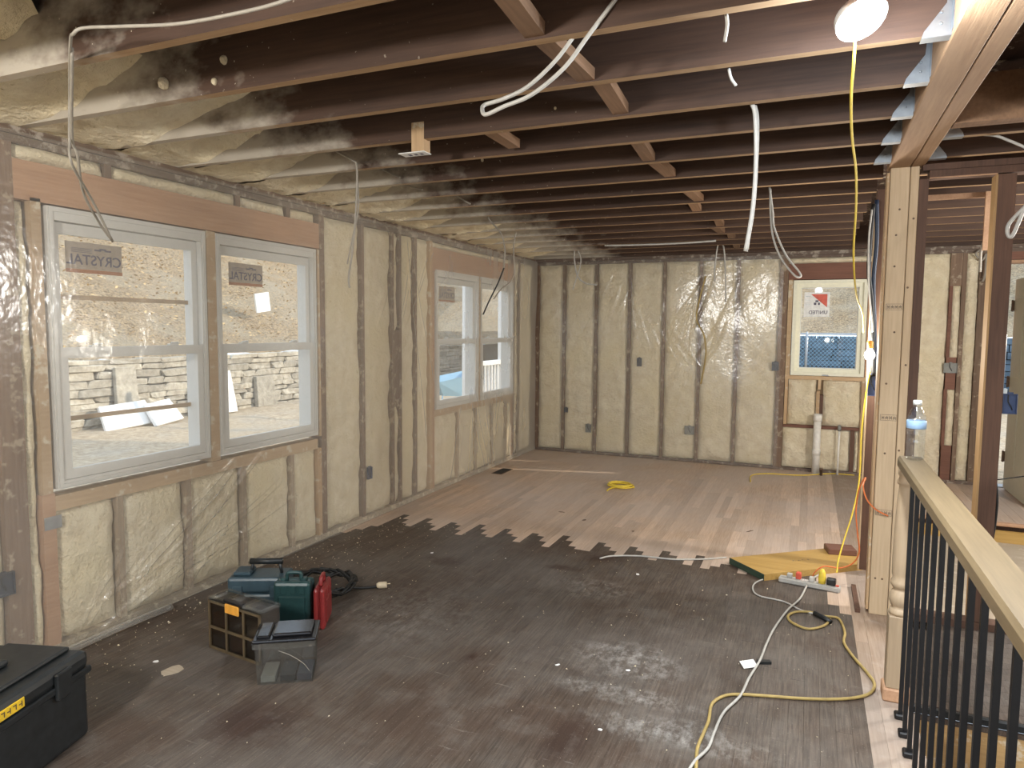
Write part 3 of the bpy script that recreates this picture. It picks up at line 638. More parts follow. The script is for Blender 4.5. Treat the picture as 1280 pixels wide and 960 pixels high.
# door (open inwards, hinged at its left)
dr = empty('door_1', (4.90, -.02, 0), 0, kind='structure')
leaf = pbox('door_leaf', dr, (.055, -.895, .012), (.097, -.047, 2.03), 'door', .003)
for za, zb in ((.25, .95), (1.1, 1.85)):
    for ya, yb in ((-.76, -.50), (-.40, -.14)): pbox('door_panel', leaf, (.050, ya, za), (.0555, yb, zb), 'door', .002)
for z in (.32, 1.05, 1.78): MB().box((.03, -.052, z-.05), (.056, -.046, z+.05)).tube([(.04, -.044, z-.055), (.04, -.044, z+.055)], .008).build('hinge', 'nail', leaf)
pbox('door_jamb', dr, (-.03, .0, 0), (-.005, .14, 2.19), 'header'); pbox('door_jamb', dr, (.86, .0, 0), (.885, .14, 2.19), 'header'); pbox('door_head', dr, (-.03, 0, 2.191), (.885, .14, 2.22), 'header')
pbox('threshold', dr, (-.03, -.01, -.04), (.885, .14, .012), 'steel')

# ------------------------------------------------------------------ PLASTIC SHEETS
def sheet(name, axis, u0, u1, z0, z1, step, ridges, seed, label, off=.03, fold=0):
    nu = int((u1-u0)/step); nv = int((z1-z0)/step); U, V = np.meshgrid(np.linspace(u0, u1, nu), np.linspace(z0, z1, nv), indexing='ij')
    D = off + (vnoise(U, V, 1.6, seed)-.5)*.02 + (vnoise(U, V*.4, 7, seed+1)-.5)*.006
    for (a, b, c, d, h, w) in ridges:
        dx, dz = c-a, d-b; L = math.hypot(dx, dz); t = ((U-a)*dx+(V-b)*dz)/L/L; s = ((U-a)*dz-(V-b)*dx)/L
        s = s + .012*np.sin(t*5+a)
        D = D + h*np.exp(-(s/w)**2)*np.clip(1.15-np.abs(t-.5)*2, 0, .4)/.4
    if fold: D = D + fold*np.clip((.10-V)/.10, 0, 1)**2*(.5+vnoise(U, V, 3, seed+4))
    D = np.maximum(D, .021)
    P = np.stack([D, U, V], -1)[::-1] if axis == 0 else np.stack([U, -D, V], -1)
    o = grid_obj(name, P, 'plastic'); return tag(o, label, 'plastic sheet')
ri = []
q = random.Random(3)
for k in range(9):                 # pulled folds running from the lower left corner up to the sill
    a = -5.75+q.uniform(-.15, .5); ri.append((a, .06+q.uniform(0, .12), -4.95+q.uniform(-.2, .4), .40+q.uniform(-.15, .40), q.uniform(.007, .016), q.uniform(.005, .008)))
ri += [(-5.70, .24, -5.0, .73, .018, .006), (-5.68, .20, -4.98, .68, .016, .006), (-5.72, .16, -5.04, .64, .018, .006), (-5.8, .06, -4.7, .52, .016, .007), (-5.8, .05, -4.5, .40, .014, .006), (-5.98, .06, -5.74, .40, .016, .007), (-5.95, .05, -5.66, .36, .014, .006)]
for k in range(10): a = q.uniform(-4.1, -2.6); ri.append((a, q.uniform(1.4, 2.1), a+q.uniform(.2, .5), q.uniform(1.9, 2.25), .004, .008))
for k in range(6): a = q.uniform(-4.5, -4.1); ri.append((a, 2.0+.05*k, a+.5, 2.05+.05*k, .004, .006))
for k in range(8): a = q.uniform(-3.2, -.2); ri.append((a, .08, a+q.uniform(-.25, .25), q.uniform(.5, 1.0), .006, .009))
ri += [(-3.05, 2.2, -2.75, .6, .008, .01), (-2.95, 2.1, -2.6, 1.0, .006, .008)]
sheet('plastic_sheeting', 0, -6.7, -.03, .012, 2.345, .009, ri, 5, 'clear wrinkled plastic sheeting stretched over the left wall and its double windows', fold=.015)
ri = []
for k in range(26):
    a = q.uniform(.3, 2.2); z = q.uniform(.2, 1.7); L = q.uniform(.3, .8); s = q.choice((.35, .45, .3, .5)); ri.append((a, z, a+L*s, z+L, q.uniform(.006, .014), q.uniform(.006, .014)))
for k in range(6): ri.append((1.17, 2.3, 1.3+.14*k, 1.4-.05*k, .007, .008))
for k in range(5): ri.append((2.0, 2.05, 1.5+.1*k, 1.2, .006, .008))
sheet('plastic_sheeting', 1, .075, 2.88, .012, 2.335, .009, ri, 15, 'clear wrinkled plastic sheeting over the back wall, left of the small window')
tb = MB().tube(smooth_pts([(.075, -6.62, .02), (.085, -6.2, .025), (.08, -5.8, .03), (.07, -5.5, .018)]), [.02]*3+[.018]*22, 8).build('rolled_plastic_edge', 'plastic', smooth=True); tag(tb, 'rolled lower edge of the clear sheeting lying along the left wall', 'plastic roll')

# ------------------------------------------------------------------ ELECTRICAL BOXES
def ebox(x, y, z, axis, m, label, w=.055, h=.095, side=1):
    """axis 0: on the left wall, axis 1: on the back wall, 2: faces the camera on a free stud"""
    r = empty('junction_box', (x, y, z), {0: math.pi/2, 1: 0, 2: 0}[axis], label=label, cat='electrical box', group='electrical boxes on the studs')
    mb = MB(); t = .003; d = .017
    mb.box((-w/2, 0, -h/2), (-w/2+t, d, h/2)).box((w/2-t, 0, -h/2), (w/2, d, h/2)).box((-w/2+t, 0, -h/2), (w/2-t, d, -h/2+t)).box((-w/2+t, 0, h/2-t), (w/2-t, d, h/2)).box((-w/2+t, d-t, -h/2+t), (w/2-t, d, h/2-t))
    mb.build('box_body', m, r); pbox('cable_clamp', r, (-.012, .002, h/2), (.012, .014, h/2+.008), m)
    MB().tube([(-.008, .010, h/2-.006), (-.008, .007, .01), (.006, .006, -.015), (.012, .010, -.03)], .0028, 6).build('wire_tail', 'wire_dark', r)
ebox(.018, -6.29, .40, 0, 'box_dark', 'dark box on the wide brown stud at the left edge, above the black toolbox', .09, .10)
ebox(.018, -3.575, .375, 0, 'box_blue', 'blue box low on the left wall between the two double windows')
ebox(.43, -.018, .525, 1, 'box_dark', 'small dark box low on the back wall, nearest the left corner', .05, .06)
ebox(.72, -.018, .315, 1, 'box_grey', 'grey foam-dusted box near the floor on the back wall', .07, .10)
ebox(1.33, -.018, 1.14, 1, 'box_dark', 'dark box at mid height in the middle of the plastic-covered back wall', .055, .10)
ebox(1.93, -.018, .37, 1, 'box_grey', 'double dark grey box near the floor, right half of the back wall', .11, .10)
ebox(2.83, -.018, 1.135, 1, 'box_dark', 'dark box at mid height left of the small back window', .07, .095)
ebox(4.17, -.018, 1.155, 1, 'box_dark', 'dark box on the foam just right of the post, behind the bottle', .05, .09)
ebox(4.47, -.018, 1.165, 1, 'box_grey', 'grey bracketed box on the stud beside the door opening', .12, .10)
ebox(4.092, -3.99, 1.17, 2, 'box_blue', 'blue box hanging off the right side of the free-standing stud', .06, .10)
ebox(3.525, -3.42, 1.20, 2, 'box_blue', 'bright blue box left of the post just under the glowing bulb', .05, .13)

# ------------------------------------------------------------------ PIPES, VENT
r = empty('drain_pipe', (3.275, -.07, 0), label='white plastic pipe standing up from the floor under the small back window', cat='pipe')
MB().lathe([(.038, 0), (.038, .60), (.034, .60), (.034, .0)], 20).build('pipe_run', 'pvc', r, smooth=True); MB().lathe([(.044, .56), (.044, .64), (.038, .64), (.038, .56)], 20).build('coupling', 'pvc', r, smooth=True); MB().lathe([(.043, .20), (.043, .26)], 20).build('coupling', 'pvc', r, smooth=True)
r = empty('water_pipe', (3.49, -.05, 0), label='thin white capped pipe rising from the floor right of the thick pipe', cat='pipe')
MB().lathe([(.011, 0), (.011, .48)], 12).build('pipe_run', 'pvc', r, smooth=True); MB().lathe([(.018, .47), (.018, .52), (.008, .535)], 12).build('cap', 'box_grey', r, smooth=True)
r = empty('water_pipe', (3.33, -.16, 0), label='short dark pipe stub poking out of the floor by the white pipe', cat='pipe')
MB().lathe([(.014, 0), (.014, .06), (.02, .06), (.02, .075)], 12).build('pipe_run', 'nail', r, smooth=True)
r = empty('floor_vent', (.20, -1.42, .0), .0, label='small dark floor vent near the left wall below the far windows', cat='vent')
pbox('grille_frame', r, (-.06, -.15, .0), (.06, .15, .003), 'nail')
for k in range(9): pbox('slat', r, (-.048, -.135+k*.031, .003), (.048, -.117+k*.031, .006), 'black')

# ------------------------------------------------------------------ RAILING
RX = 3.553
rl = empty('stair_railing', (RX, -5.0, 0), label='wooden handrail on thin black iron balusters guarding the stair, running to the right edge', cat='railing')
hr = MB()
prof = [(-.045, .990), (-.045, 1.018), (-.038, 1.030), (.038, 1.030), (.045, 1.018), (.045, .990), (.030, .985), (-.030, .985)]
vs = [(x, yy, z) for yy in (.02, -3.4) for x, z in prof]; n = len(prof)
hr.add(vs, [(k, (k+1) % n, n+(k+1) % n, n+k) for k in range(n)]+[tuple(range(n-1, -1, -1)), tuple(range(n, 2*n))]); hr.build('handrail', 'rail', rl)
bal = MB().box((-.0072, -.0072, .012), (.0072, .0072, .986)).mesh('baluster', 'black'); shoe = MB().box((-.021, -.021, 0), (.021, .021, .022), ch=.005).mesh('baluster_shoe', 'black')
for k in range(25):
    b = link('baluster', bal, rl, loc=(0, -.083-k*.1345, 0)); link('baluster_shoe', shoe, b)
nw = empty('newel_post', (3.553, -4.915, 0), label='turned pale wooden newel post at the end of the black-balustered handrail', cat='newel post')
pbox('plinth', nw, (-.052, -.052, 0), (.052, .052, .055), 'header', .006); pbox('square_base', nw, (-.042, -.042, .055), (.042, .042, .36), 'newel', .003)
pr = [(.040, .36), (.042, .372), (.036, .385), (.030, .39), (.036, .40), (.042, .42), (.042, .44), (.034, .46), (.028, .467), (.034, .475), (.040, .485), (.040, .50), (.033, .512), (.037, .53), (.0385, .60), (.036, .72), (.031, .84), (.027, .89), (.026, .90), (.034, .905), (.036, .915), (.030, .925), (.027, .935), (.033, .945), (.033, .965), (.026, .985)]
MB().lathe(pr, 28).build('turned_shaft', 'newel', nw, smooth=True)
r = empty('water_bottle', (RX+.004, -5.06, 1.0305), label='clear plastic water bottle standing on the end of the handrail', cat='bottle')
bp = [(.0, .004), (.022, 0), (.031, .004), (.033, .012), (.031, .02), (.033, .03), (.031, .038), (.033, .048), (.031, .056), (.033, .066), (.033, .075), (.0305, .09), (.0325, .10), (.0335, .15), (.031, .170), (.024, .190), (.015, .204), (.0135, .208), (.0165, .211), (.0135, .214), (.0135, .226)]
MB().lathe(bp, 28).build('bottle_body', 'bottle', r, smooth=True); MB().lathe([(.0152, .214), (.0152, .229), (.013, .231), (0, .231)], 20).build('cap', 'sticker_white', r, smooth=True)
MB().lathe([(.0325, .122), (.0345, .124), (.0345, .152), (.0325, .154)], 28).build('label_band', flat('blue_label', (.25, .38, .55), .5), r, smooth=True)

# ------------------------------------------------------------------ LAMPS
def lamp_disc():
    c = at(1077, 24, 1, -5.96); r = empty('work_or_fill_light', c, label='glowing round white work light clipped to the joists, yellow cord hanging from it', cat='lamp')
    v_ = (Vector((CX, CY, CZ))-c).normalized(); R = (v_*.62+(_r2*.5-_u2*.87)*.79).normalized().to_track_quat('-Z', 'Y').to_matrix()
    rad = .064
    MB().lathe([(.0, .045), (.03, .045), (.04, .03), (rad, .022), (rad+.003, .006), (rad+.003, -.001), (rad, -.002)], 36, R=R).build('housing', 'sticker_white', r, smooth=True)
    MB().lathe([(rad, -.001), (rad*.96, -.006), (rad*.6, -.011), (0, -.013)], 36, R=R).build('diffuser', 'lamp_glow', r, smooth=True)
    ld = bpy.data.lights.new('work_or_fill_bulb', 'AREA'); ld.shape = 'DISK'; ld.size = .12; ld.energy = 48; ld.color = (.90, .96, 1.0); ld.spread = math.pi
    lo = bpy.data.objects.new('work_or_fill_bulb', ld); COL.objects.link(lo); lo.parent = r; lo.rotation_euler = R.to_euler(); lo.location = R @ Vector((0, 0, -.02))
    ld2 = bpy.data.lights.new('work_light_spill', 'POINT'); ld2.energy = 17; ld2.shadow_soft_size = .06; ld2.color = (.80, .90, 1.0)
    lo2 = bpy.data.objects.new('work_light_spill', ld2); COL.objects.link(lo2); lo2.parent = r; lo2.location = R @ Vector((0, -.02, -.09))
    return c
lc = lamp_disc()
for k, (x, y, z) in enumerate(((1.6, -8.9, 2.25), (4.9, -7.6, 2.2), (5.5, -3.4, 2.1))):  # extra fill lamps, added out of view to brighten the room
    r = empty('work_or_fill_light', (x, y, z), label=('round work light under the joists behind the photographer', 'round work light over the stairwell out of view', 'round work light in the entry side, out of view right of the door')[k], cat='lamp')
    MB().lathe([(0, .045), (.03, .045), (.075, .02), (.075, 0), (.07, -.002)], 28).build('housing', 'sticker_white', r, smooth=True)
    MB().lathe([(.07, -.001), (.05, -.01), (0, -.013)], 28).build('diffuser', 'lamp_glow', r, smooth=True)
    ld = bpy.data.lights.new('work_or_fill_bulb', 'POINT'); ld.energy = (165, 25, 125)[k]; ld.shadow_soft_size = .15; ld.color = (1, .97, .92)
    lo = bpy.data.objects.new('work_or_fill_bulb', ld); COL.objects.link(lo); lo.parent = r; lo.location = (0, 0, -.18)
c2 = at(1087, 443, 1, -3.47)
r = empty('hanging_bulb', c2, label='small glowing bulb on a yellow lead beside the pale post, level with the back window', cat='lamp')
MB().lathe([(0, -.035), (.018, -.03), (.028, -.012), (.028, .006), (.016, .026), (.012, .034)], 20).build('bulb', 'bulb_glow', r, smooth=True)
MB().lathe([(.014, .034), (.017, .04), (.017, .075), (.008, .082)], 16).build('socket', 'orange', r, smooth=True)
ld = bpy.data.lights.new('bulb_light', 'POINT'); ld.energy = 20; ld.shadow_soft_size = .03; ld.color = (1, .95, .85)
lo = bpy.data.objects.new('bulb_light', ld); COL.objects.link(lo); lo.parent = r; lo.location = (-.09, .02, .0)

# ------------------------------------------------------------------ CABLES
def pc(pts, ax, val): return [at(x, y, ax, val if not hasattr(val, '__len__') else val[i]) for i, (x, y) in enumerate(pts)]
# hanging yellow cord from the work light
pts = [(1069, 47), (1067, 80), (1064, 120), (1065, 170), (1070, 215), (1070, 260), (1067, 310), (1068, 345), (1071, 372), (1078, 392), (1079, 415)]
yv = [-5.9, -5.8, -5.6, -5.3, -5.0, -4.7, -4.4, -4.2, -4.0, -3.8, -3.55]
cable('extension_cord', pc(pts, 1, yv), .0045, 'cord', 'yellow cord hanging from the round work light down past the back window', 'cord')
pts = [(1088, 462), (1083, 490), (1077, 540), (1074, 600), (1066, 640), (1056, 672), (1048, 700), (1046, 716)]
cable('extension_cord', pc(pts, 1, [-3.45, -3.43, -3.43, -3.45, -3.5, -3.55, -3.62, -3.68]), .0045, 'cord', 'yellow cord running from the glowing bulb down beside the post to the power strip', 'cord')
pts = [(1110, 645), (1095, 637), (1084, 625), (1079, 608), (1082, 598), (1079, 600), (1073, 615), (1070, 640), (1072, 668), (1074, 690), (1066, 704), (1050, 710), (1030, 708), (1018, 716), (1015, 726)]
cable('extension_cord', pc(pts, 1, [-4.0, -4.02, -4.03, -4.02, -3.9, -3.85, -3.8, -3.75, -3.7, -3.65, -3.6, -3.6, -3.62, -3.62, -3.62]), .004, 'cord_orange', 'orange cord looping from behind the post down to the power strip', 'cord')
# loop of white cables top centre
up = pc([(790, -30), (765, 5), (735, 45), (705, 85), (665, 118), (630, 133), (608, 143), (603, 138), (606, 131), (628, 124), (660, 108), (695, 75), (722, 38), (748, -2), (765, -30)], 1, [-6.15]*7+[-6.13]+[-6.1]*7)
cable('ceiling_cable', up, .0065, 'wire', 'doubled white cable hanging in a long loop from the joists at top centre', 'cable')
for i, (pts, yv, rr, m, lab) in enumerate((
    ([(907, 13), (909, 30), (906, 52)], -6.08, .005, 'wire', 'short white cable end below the joist at top right of centre'),
    ([(911, 86), (914, 98), (920, 107)], -5.66, .005, 'wire', 'short white cable end bent right under the second joist'),
    ([(940, 129), (944, 145), (945, 200), (941, 260), (932, 314)], -5.27, .0085, 'wire', 'thick doubled white cable hanging straight down toward the back wall'),
    ([(944, 132), (947, 150), (946, 200), (940, 262), (934, 312)], -5.25, .006, 'wire', 'second strand beside the thick white hanging cable'),
    ([(962, 234), (966, 265), (968, 285), (982, 318), (999, 340), (1000, 346), (992, 343), (976, 322), (966, 295), (963, 262), (963, 236)], -3.60, .006, 'wire', 'white cable hanging in a narrow loop just above the back window'),
    ([(414, 183), (422, 190), (440, 200), (446, 210), (445, 260), (441, 310), (436, 345), (437, 360)], -5.05, .0055, 'wire_grey', 'dusty cable dropping from the foamy joists in front of the left wall'),
    ([(446, 212), (448, 260), (440, 300), (434, 330)], -5.0, .004, 'wire_grey', 'thinner strand beside the dusty cable on the left wall'),
    ([(607, 262), (612, 275), (625, 290), (631, 310), (630, 335)], -3.2, .006, 'wire_grey', 'bent dusty cable above the far left windows'),
    ([(630, 335), (622, 355), (612, 375), (604, 393)], -3.2, .006, 'wire_dark', 'black cable tail hanging in front of the far left windows'),
    ([(645, 290), (642, 310), (643, 340), (638, 352), (626, 362), (617, 374)], -2.5, .006, 'wire_grey', 'cable curling off the corner joist over the farthest window'),
    ([(718, 310), (718, 325), (722, 345), (732, 354), (746, 356)], -.5, .009, 'wire', 'white cable hook at the top of the back wall near the left corner'),
    ([(722, 312), (726, 328), (716, 362)], -.5, .007, 'wire', 'thin white cable stub beside the hooked one on the back wall'),
    ([(893, 352), (894, 330), (897, 308), (900, 302), (905, 312), (907, 350), (907, 378)], -.455, .008, 'wire', 'white cable looped over a joist at the top of the back wall'),
    ([(756, 307), (800, 306), (850, 304), (895, 301)], -1.27, .009, 'wire', 'white cable stapled along the underside of the far joists'),
    ([(1092, 255), (1088, 300), (1086, 340), (1090, 380), (1091, 430), (1092, 470)], -3.42, .012, 'wire_dark', 'black cable running down the dark stud left of the post'),
    ([(1096, 250), (1096, 300), (1092, 350), (1093, 400), (1094, 470)], -3.40, .012, 'wire_blue', 'blue-black cable beside the black one left of the post'),
    ([(1090, 262), (1086, 300), (1086, 355), (1090, 400), (1091, 415)], -3.45, .005, 'wire', 'pale cable on the dark stud left of the post'),
    ([(1258, 218), (1250, 250), (1238, 285), (1227, 310), (1225, 340)], -3.0, .008, 'wire_grey', 'grey cable slanting down past the free-standing stud'),
    ([(1300, 225), (1285, 250), (1268, 290), (1262, 296), (1259, 288), (1264, 276), (1290, 250), (1305, 235)], -4.4, .008, 'wire', 'white cable loop high at the right edge'),
    ([(1225, 312), (1220, 318), (1228, 325), (1233, 318), (1231, 345), (1228, 352)], -.06, .009, 'wire_grey', 'tangled pale cables at the top of the wall beside the door'),
    ([(1165, 170), (1200, 168), (1240, 169), (1262, 176), (1290, 188)], -4.45, .006, 'wire', 'white cable running right from the beam under the joists'),
    ([(1236, 560), (1242, 590), (1246, 620), (1244, 650), (1240, 675)], -3.93, .008, 'wire_dark', 'black cable hanging beside the free-standing stud'),
    ([(1243, 600), (1260, 598), (1290, 594)], -3.9, .003, 'wire_dark', 'thin dark wire crossing in front of the open door'),
    )):
    cable('ceiling_cable' if pts[0][1] < 300 else 'loose_cable', pc(pts, 1, yv), rr, m, lab)
# dusty cables at top left
p1 = [(400, -18), (350, 3), (290, 18), (220, 30), (150, 33), (105, 35), (92, 42), (88, 55), (87, 120), (87, 175), (90, 205), (115, 250), (140, 300)]
cable('ceiling_cable', pc(p1, 1, [-6.72]*6+[-6.72, -6.65]+[-6.4]*3+[-6.2, -6.05]), .0048, 'wire_grey', 'dusty cable running along the nearest joist and dropping down over the first left window')
p1 = [(90, 60), (90, 170), (97, 195), (104, 240), (125, 280), (141, 302)]
cable('ceiling_cable', pc(p1, 1, [-6.62, -6.4, -6.35, -6.25, -6.1, -6.02]), .005, 'wire_grey', 'second dusty cable strand crossing above the first left window')
ROD = {(152, 64): 'longest thin pale rod, poking from the joist above the first left window', (275, 118): 'thin pale rod above the second left window', (350, 160): 'thin pale rod just left of the dusty hanging cable', (478, 212): 'thin rod poking out right of the dusty hanging cable', (505, 231): 'thin rod on the joist right beyond the printed wood stub', (570, 245): 'farthest thin rod, above the far left windows'}
for a, b, yv in (((152, 64), (240, 105), -6.1), ((275, 118), (322, 139), -5.7), ((350, 160), (375, 178), -5.3), ((478, 212), (500, 222), -4.55), ((505, 231), (528, 237), -4.2), ((570, 245), (588, 255), -3.8)):
    o = MB().tube(pc([a, b], 1, yv), .006, 6).build('thin_rod', 'wire_grey'); tag(o, ROD[a], 'rod', 'thin rods between the joists')
# foam blobs left on joists
def foam_blob(px, py, yv, s, lab):
    c = at(px, py, 1, yv); bm = bmesh.new(); bmesh.ops.create_icosphere(bm, subdivisions=2, radius=s)
    for v in bm.verts: v.co *= 1+.5*(mnoise.noise(v.co*30+c)); v.co.z *= 1.2
    me = bpy.data.meshes.new('foam_blob'); bm.to_mesh(me); bm.free(); me.materials.append(M_['foam']); o = link('foam_blob', me, loc=c); tag(o, lab, 'foam', 'dried foam blobs stuck on the joists')
for px, py, s_, lab in ((205, 105, .020, 'large dried foam blob on the dark joist above the second window'), (268, 102, .010, 'small foam blob right of the large one on the same joist'), (280, 75, .013, 'foam blob high on the joist above and right of the large blob'), (357, 153, .012, 'foam blob beside a thin rod left of the dusty cable'),
        (424, 182, .013, 'foam blob where the dusty cable leaves the joist'), (455, 208, .022, 'wide foam blob right of the dusty cable bend'), (603, 200, .009, 'small foam blob on a joist below the tip of the white cable loop'), (694, 135, .006, 'tiny white foam fleck on the joist right of the white cable loop')):
    best = min(JY, key=lambda y: abs(at(px, py, 1, y-.02).z-(H+.09))); foam_blob(px, py, best-.022, s_, lab)
r = empty('hanging_block', at(523, 186, 1, -5.30), label='pale wood stub with a printed plate, sticking down between joists left of the cable loop', cat='wood block')
pbox('wood_stub', r, (-.02, -.03, -.02), (.045, .03, .11), 'stud_new', .002); pbox('printed_plate', r, (-.085, -.035, -.024), (.05, .03, -.0205), 'sticker_white')
for q in range(3): pbox('print_mark', r, (-.05+.03*q, -.01, -.0255), (-.035+.03*q, .012, -.0245), 'ink')

# ------------------------------------------------------------------ FLOOR: lumber, cords, power strip
lu = empty('lumber_plank', (0, 0, 0), label='wide yellow timber plank with a dark green end, flat on the floor', cat='plank')
a = Vector((2.74, -3.466, 0)); b = Vector((2.966, -3.705, 0)); dirv = Vector((.80, .66, 0)).normalized(); L = .96
A = [a, b, b+dirv*L, a+dirv*L]
def slab(pts, z0, z1): 
    n = len(pts); return MB().add([(p.x, p.y, z0) for p in pts]+[(p.x, p.y, z1) for p in pts], [tuple(range(n-1, -1, -1)), tuple(range(n, 2*n))]+[(k, (k+1) % n, n+(k+1) % n, n+k) for k in range(n)])
e = dirv*.002
slab([a+e, b+e, b+dirv*L*.82, a+dirv*L], .0, .040).build('board', 'lumber', lu); slab([a-e, b-e, b+e*.6, a+e*.6], .0005, .0395).build('painted_end', 'green_end', lu)
sb = MB()
for q in range(4):
    c = a.lerp(b, .5)+dirv*(.36+.035*q); sb.box((c.x-.011, c.y-.004, .0402), (c.x+.011, c.y-.001, .0406)); sb.box((c.x-.010+.008*(q % 2), c.y-.012, .0402), (c.x-.006+.008*(q % 2), c.y+.010, .0406))
sb.build('stamp_mark', 'print', lu)
wbk = empty('wood_offcut', (3.42, -3.03, .0405), math.radians(12), label='reddish timber offcut lying on the yellow plank beside the post', cat='offcut')
pbox('offcut_body', wbk, (-.10, -.075, 0), (.075, .055, .038), 'header_x', .003); pbox('cut_end', wbk, (-.102, -.073, .002), (-.1005, .053, .036), 'block')
ps = empty('power_strip', (3.22, -3.69, 0), math.radians(-9), label='white power strip on the floor by the post, plugs of several cords in it', cat='power strip')
pbox('strip_body', ps, (-.17, -.028, .0), (.17, .028, .032), flat('dusty_white_plastic', (.42, .41, .38), .5), .006)
for q in range(6): 
    o = pbox('outlet', ps, (-.13+q*.046, -.017, .0322), (-.10+q*.046, .017, .0335), 'vinyl', .0005); pbox('slot', o, (-.122+q*.046, -.006, .0336), (-.119+q*.046, .006, .0339), 'ink')
pbox('switch', ps, (.145, -.01, .0322), (.162, .01, .037), 'sticker_red')
pl = MB().box((-.125, -.014, .034), (-.095, .014, .060), ch=.004).build('white_plug', 'wire', ps); pl = MB().box((-.075, -.016, .034), (-.045, .016, .075), ch=.005).build('red_plug', 'sticker_red', ps)
MB().box((.095, -.02, .034), (.145, .018, .075), ch=.008).build('black_plug', 'black_plastic', ps); MB().lathe([(.02, .034), (.022, .06), (.018, .10), (.008, .12)], 12, (.07, .0, 0)).build('yellow_plug', 'cord', ps, smooth=True)
MB().box((.0, -.014, .034), (.03, .014, .062), ch=.004).build('adapter', 'vinyl', ps)
F = lambda pts, z: pc(pts, 2, z)
cable('extension_cord', F([(1000, 722), (965, 722), (945, 728), (941, 737), (950, 745), (980, 752), (1000, 762), (1020, 768)], .006), .0045, 'wire', 'white cord looping left out of the power strip to the yellow cord joint', 'cord')
cable('extension_cord', F([(1027, 716), (1012, 727), (1000, 748), (985, 762), (968, 785), (958, 805), (950, 825), (936, 848), (925, 870), (905, 890), (893, 915), (885, 935), (868, 952), (855, 975), (845, 1000)], .012), .0055, 'wire', 'long white cord running from the power strip down the dark floor to the bottom edge', 'cord')
cable('extension_cord', F([(1038, 774), (1030, 782), (1010, 786), (990, 778), (985, 770), (995, 765), (1012, 765), (1030, 770), (1048, 773), (1056, 790), (1055, 803), (1066, 820), (1085, 842), (1093, 855), (1088, 866), (1070, 872), (1040, 874), (1000, 873), (960, 870), (925, 868), (905, 870), (890, 880), (886, 900), (880, 915), (872, 935), (870, 960), (866, 1000)], .008), .0065, 'cord_tan', 'dusty yellow cord making a wide loop over the dark floor beside the railing', 'cord')
j = MB().tube(F([(1018, 766), (1028, 771), (1038, 777)], .014), .013, 10).build('cord_connector', 'black_plastic', smooth=True); tag(j, 'black plug joint where the white and the yellow floor cords meet', 'plug')
cable('extension_cord', F([(750, 698), (765, 695), (800, 695), (840, 699), (875, 699), (908, 697)], .006), .006, 'wire', 'white cable lying straight between the dark boards and the yellow plank', 'cord')
cable('extension_cord', F([(938, 602), (940, 594), (960, 592), (1000, 594), (1040, 592), (1068, 594)], .006), .005, 'cord', 'yellow cord along the foot of the back wall under the small window', 'cord')
# yellow cord coil
cc = at(776, 609, 2, .0); pts = []
for k in range(64):
    a_ = k/16*2*math.pi; rr = .10+.012*math.sin(a_*.37); pts.append(cc+Vector((.02*math.cos(a_*.21)+rr*math.cos(a_)*1.05, .02*math.sin(a_*.3)+rr*1.0*math.sin(a_), .008+.007*(k/16))))
pts += [cc+Vector((-.06, -.12, .01)), cc+Vector((-.075, -.22, .008))]
o = MB().tube(smooth_pts(pts, 3), .0075, 6).build('cord_coil', 'cord', smooth=True); tag(o, 'small coil of yellow cord on the sanded floor near the back wall', 'cord')
cable('wall_wire', pc([(882, 345), (873, 380), (871, 400), (880, 420), (882, 445), (876, 480)], 1, -.06), .008, 'cord_tan', 'yellow wire curving down the plastic of the back wall', 'cord')
# black cable coil
_c = at(408, 733, 2, .02); r = empty('cable_coil', (_c.x-.04, _c.y, 0), label='coil of thick black cable on the floor beside the red case', cat='cable')
pts = []
for k in range(120):
    a_ = k/20*2*math.pi; t_ = k/120; rr = .215-.045*abs(math.sin(a_*.23+1)); pts.append(Vector((rr*1.05*math.cos(a_)+.012*math.sin(k), rr*math.sin(a_)+.012*math.cos(k*1.3), .012+.052*((k*0.37) % 1)*.8+.01*t_)))
MB().tube(smooth_pts(pts, 2), .0085, 7).build('cable_loops', 'wire_dark', r, smooth=True)
MB().tube(smooth_pts([(.19, .02, .03), (.24, .08, .015), (.30, .13, .014)], 5), .008, 7).build('cable_tail', 'wire_dark', r, smooth=True)
for n_, c_, d_ in (('beige_plug', Vector((.32, .15, .02)), Vector((.8, .55, 0))), ('beige_socket', Vector((.04, -.01, .055)), Vector((-.9, .2, 0)))):
    d_ = d_.normalized(); MB().tube([c_-d_*.03, c_-d_*.015, c_+d_*.018, c_+d_*.03], [.012, .019, .02, .017], 12).tube([c_+d_*.03+Vector((0, 0, .006)), c_+d_*.05+Vector((0, 0, .006))], .003, 6).build(n_, 'beige', r, smooth=True)

# ------------------------------------------------------------------ TOOL CASES
def rbox(name, par, a, b, m, ch=.012, **kw): return MB().box(a, b, ch=ch).build(name, m, par, **kw)
# big black toolbox, lower left
d0 = Vector((.747-.86, -6.439+6.809, 0)).normalized()
ang = math.atan2(-d0.y, -d0.x)
tb = empty('tool_box', (.745, -6.44, 0), ang, label='large black lidded toolbox with a yellow badge, cut off by the lower left corner', cat='toolbox')
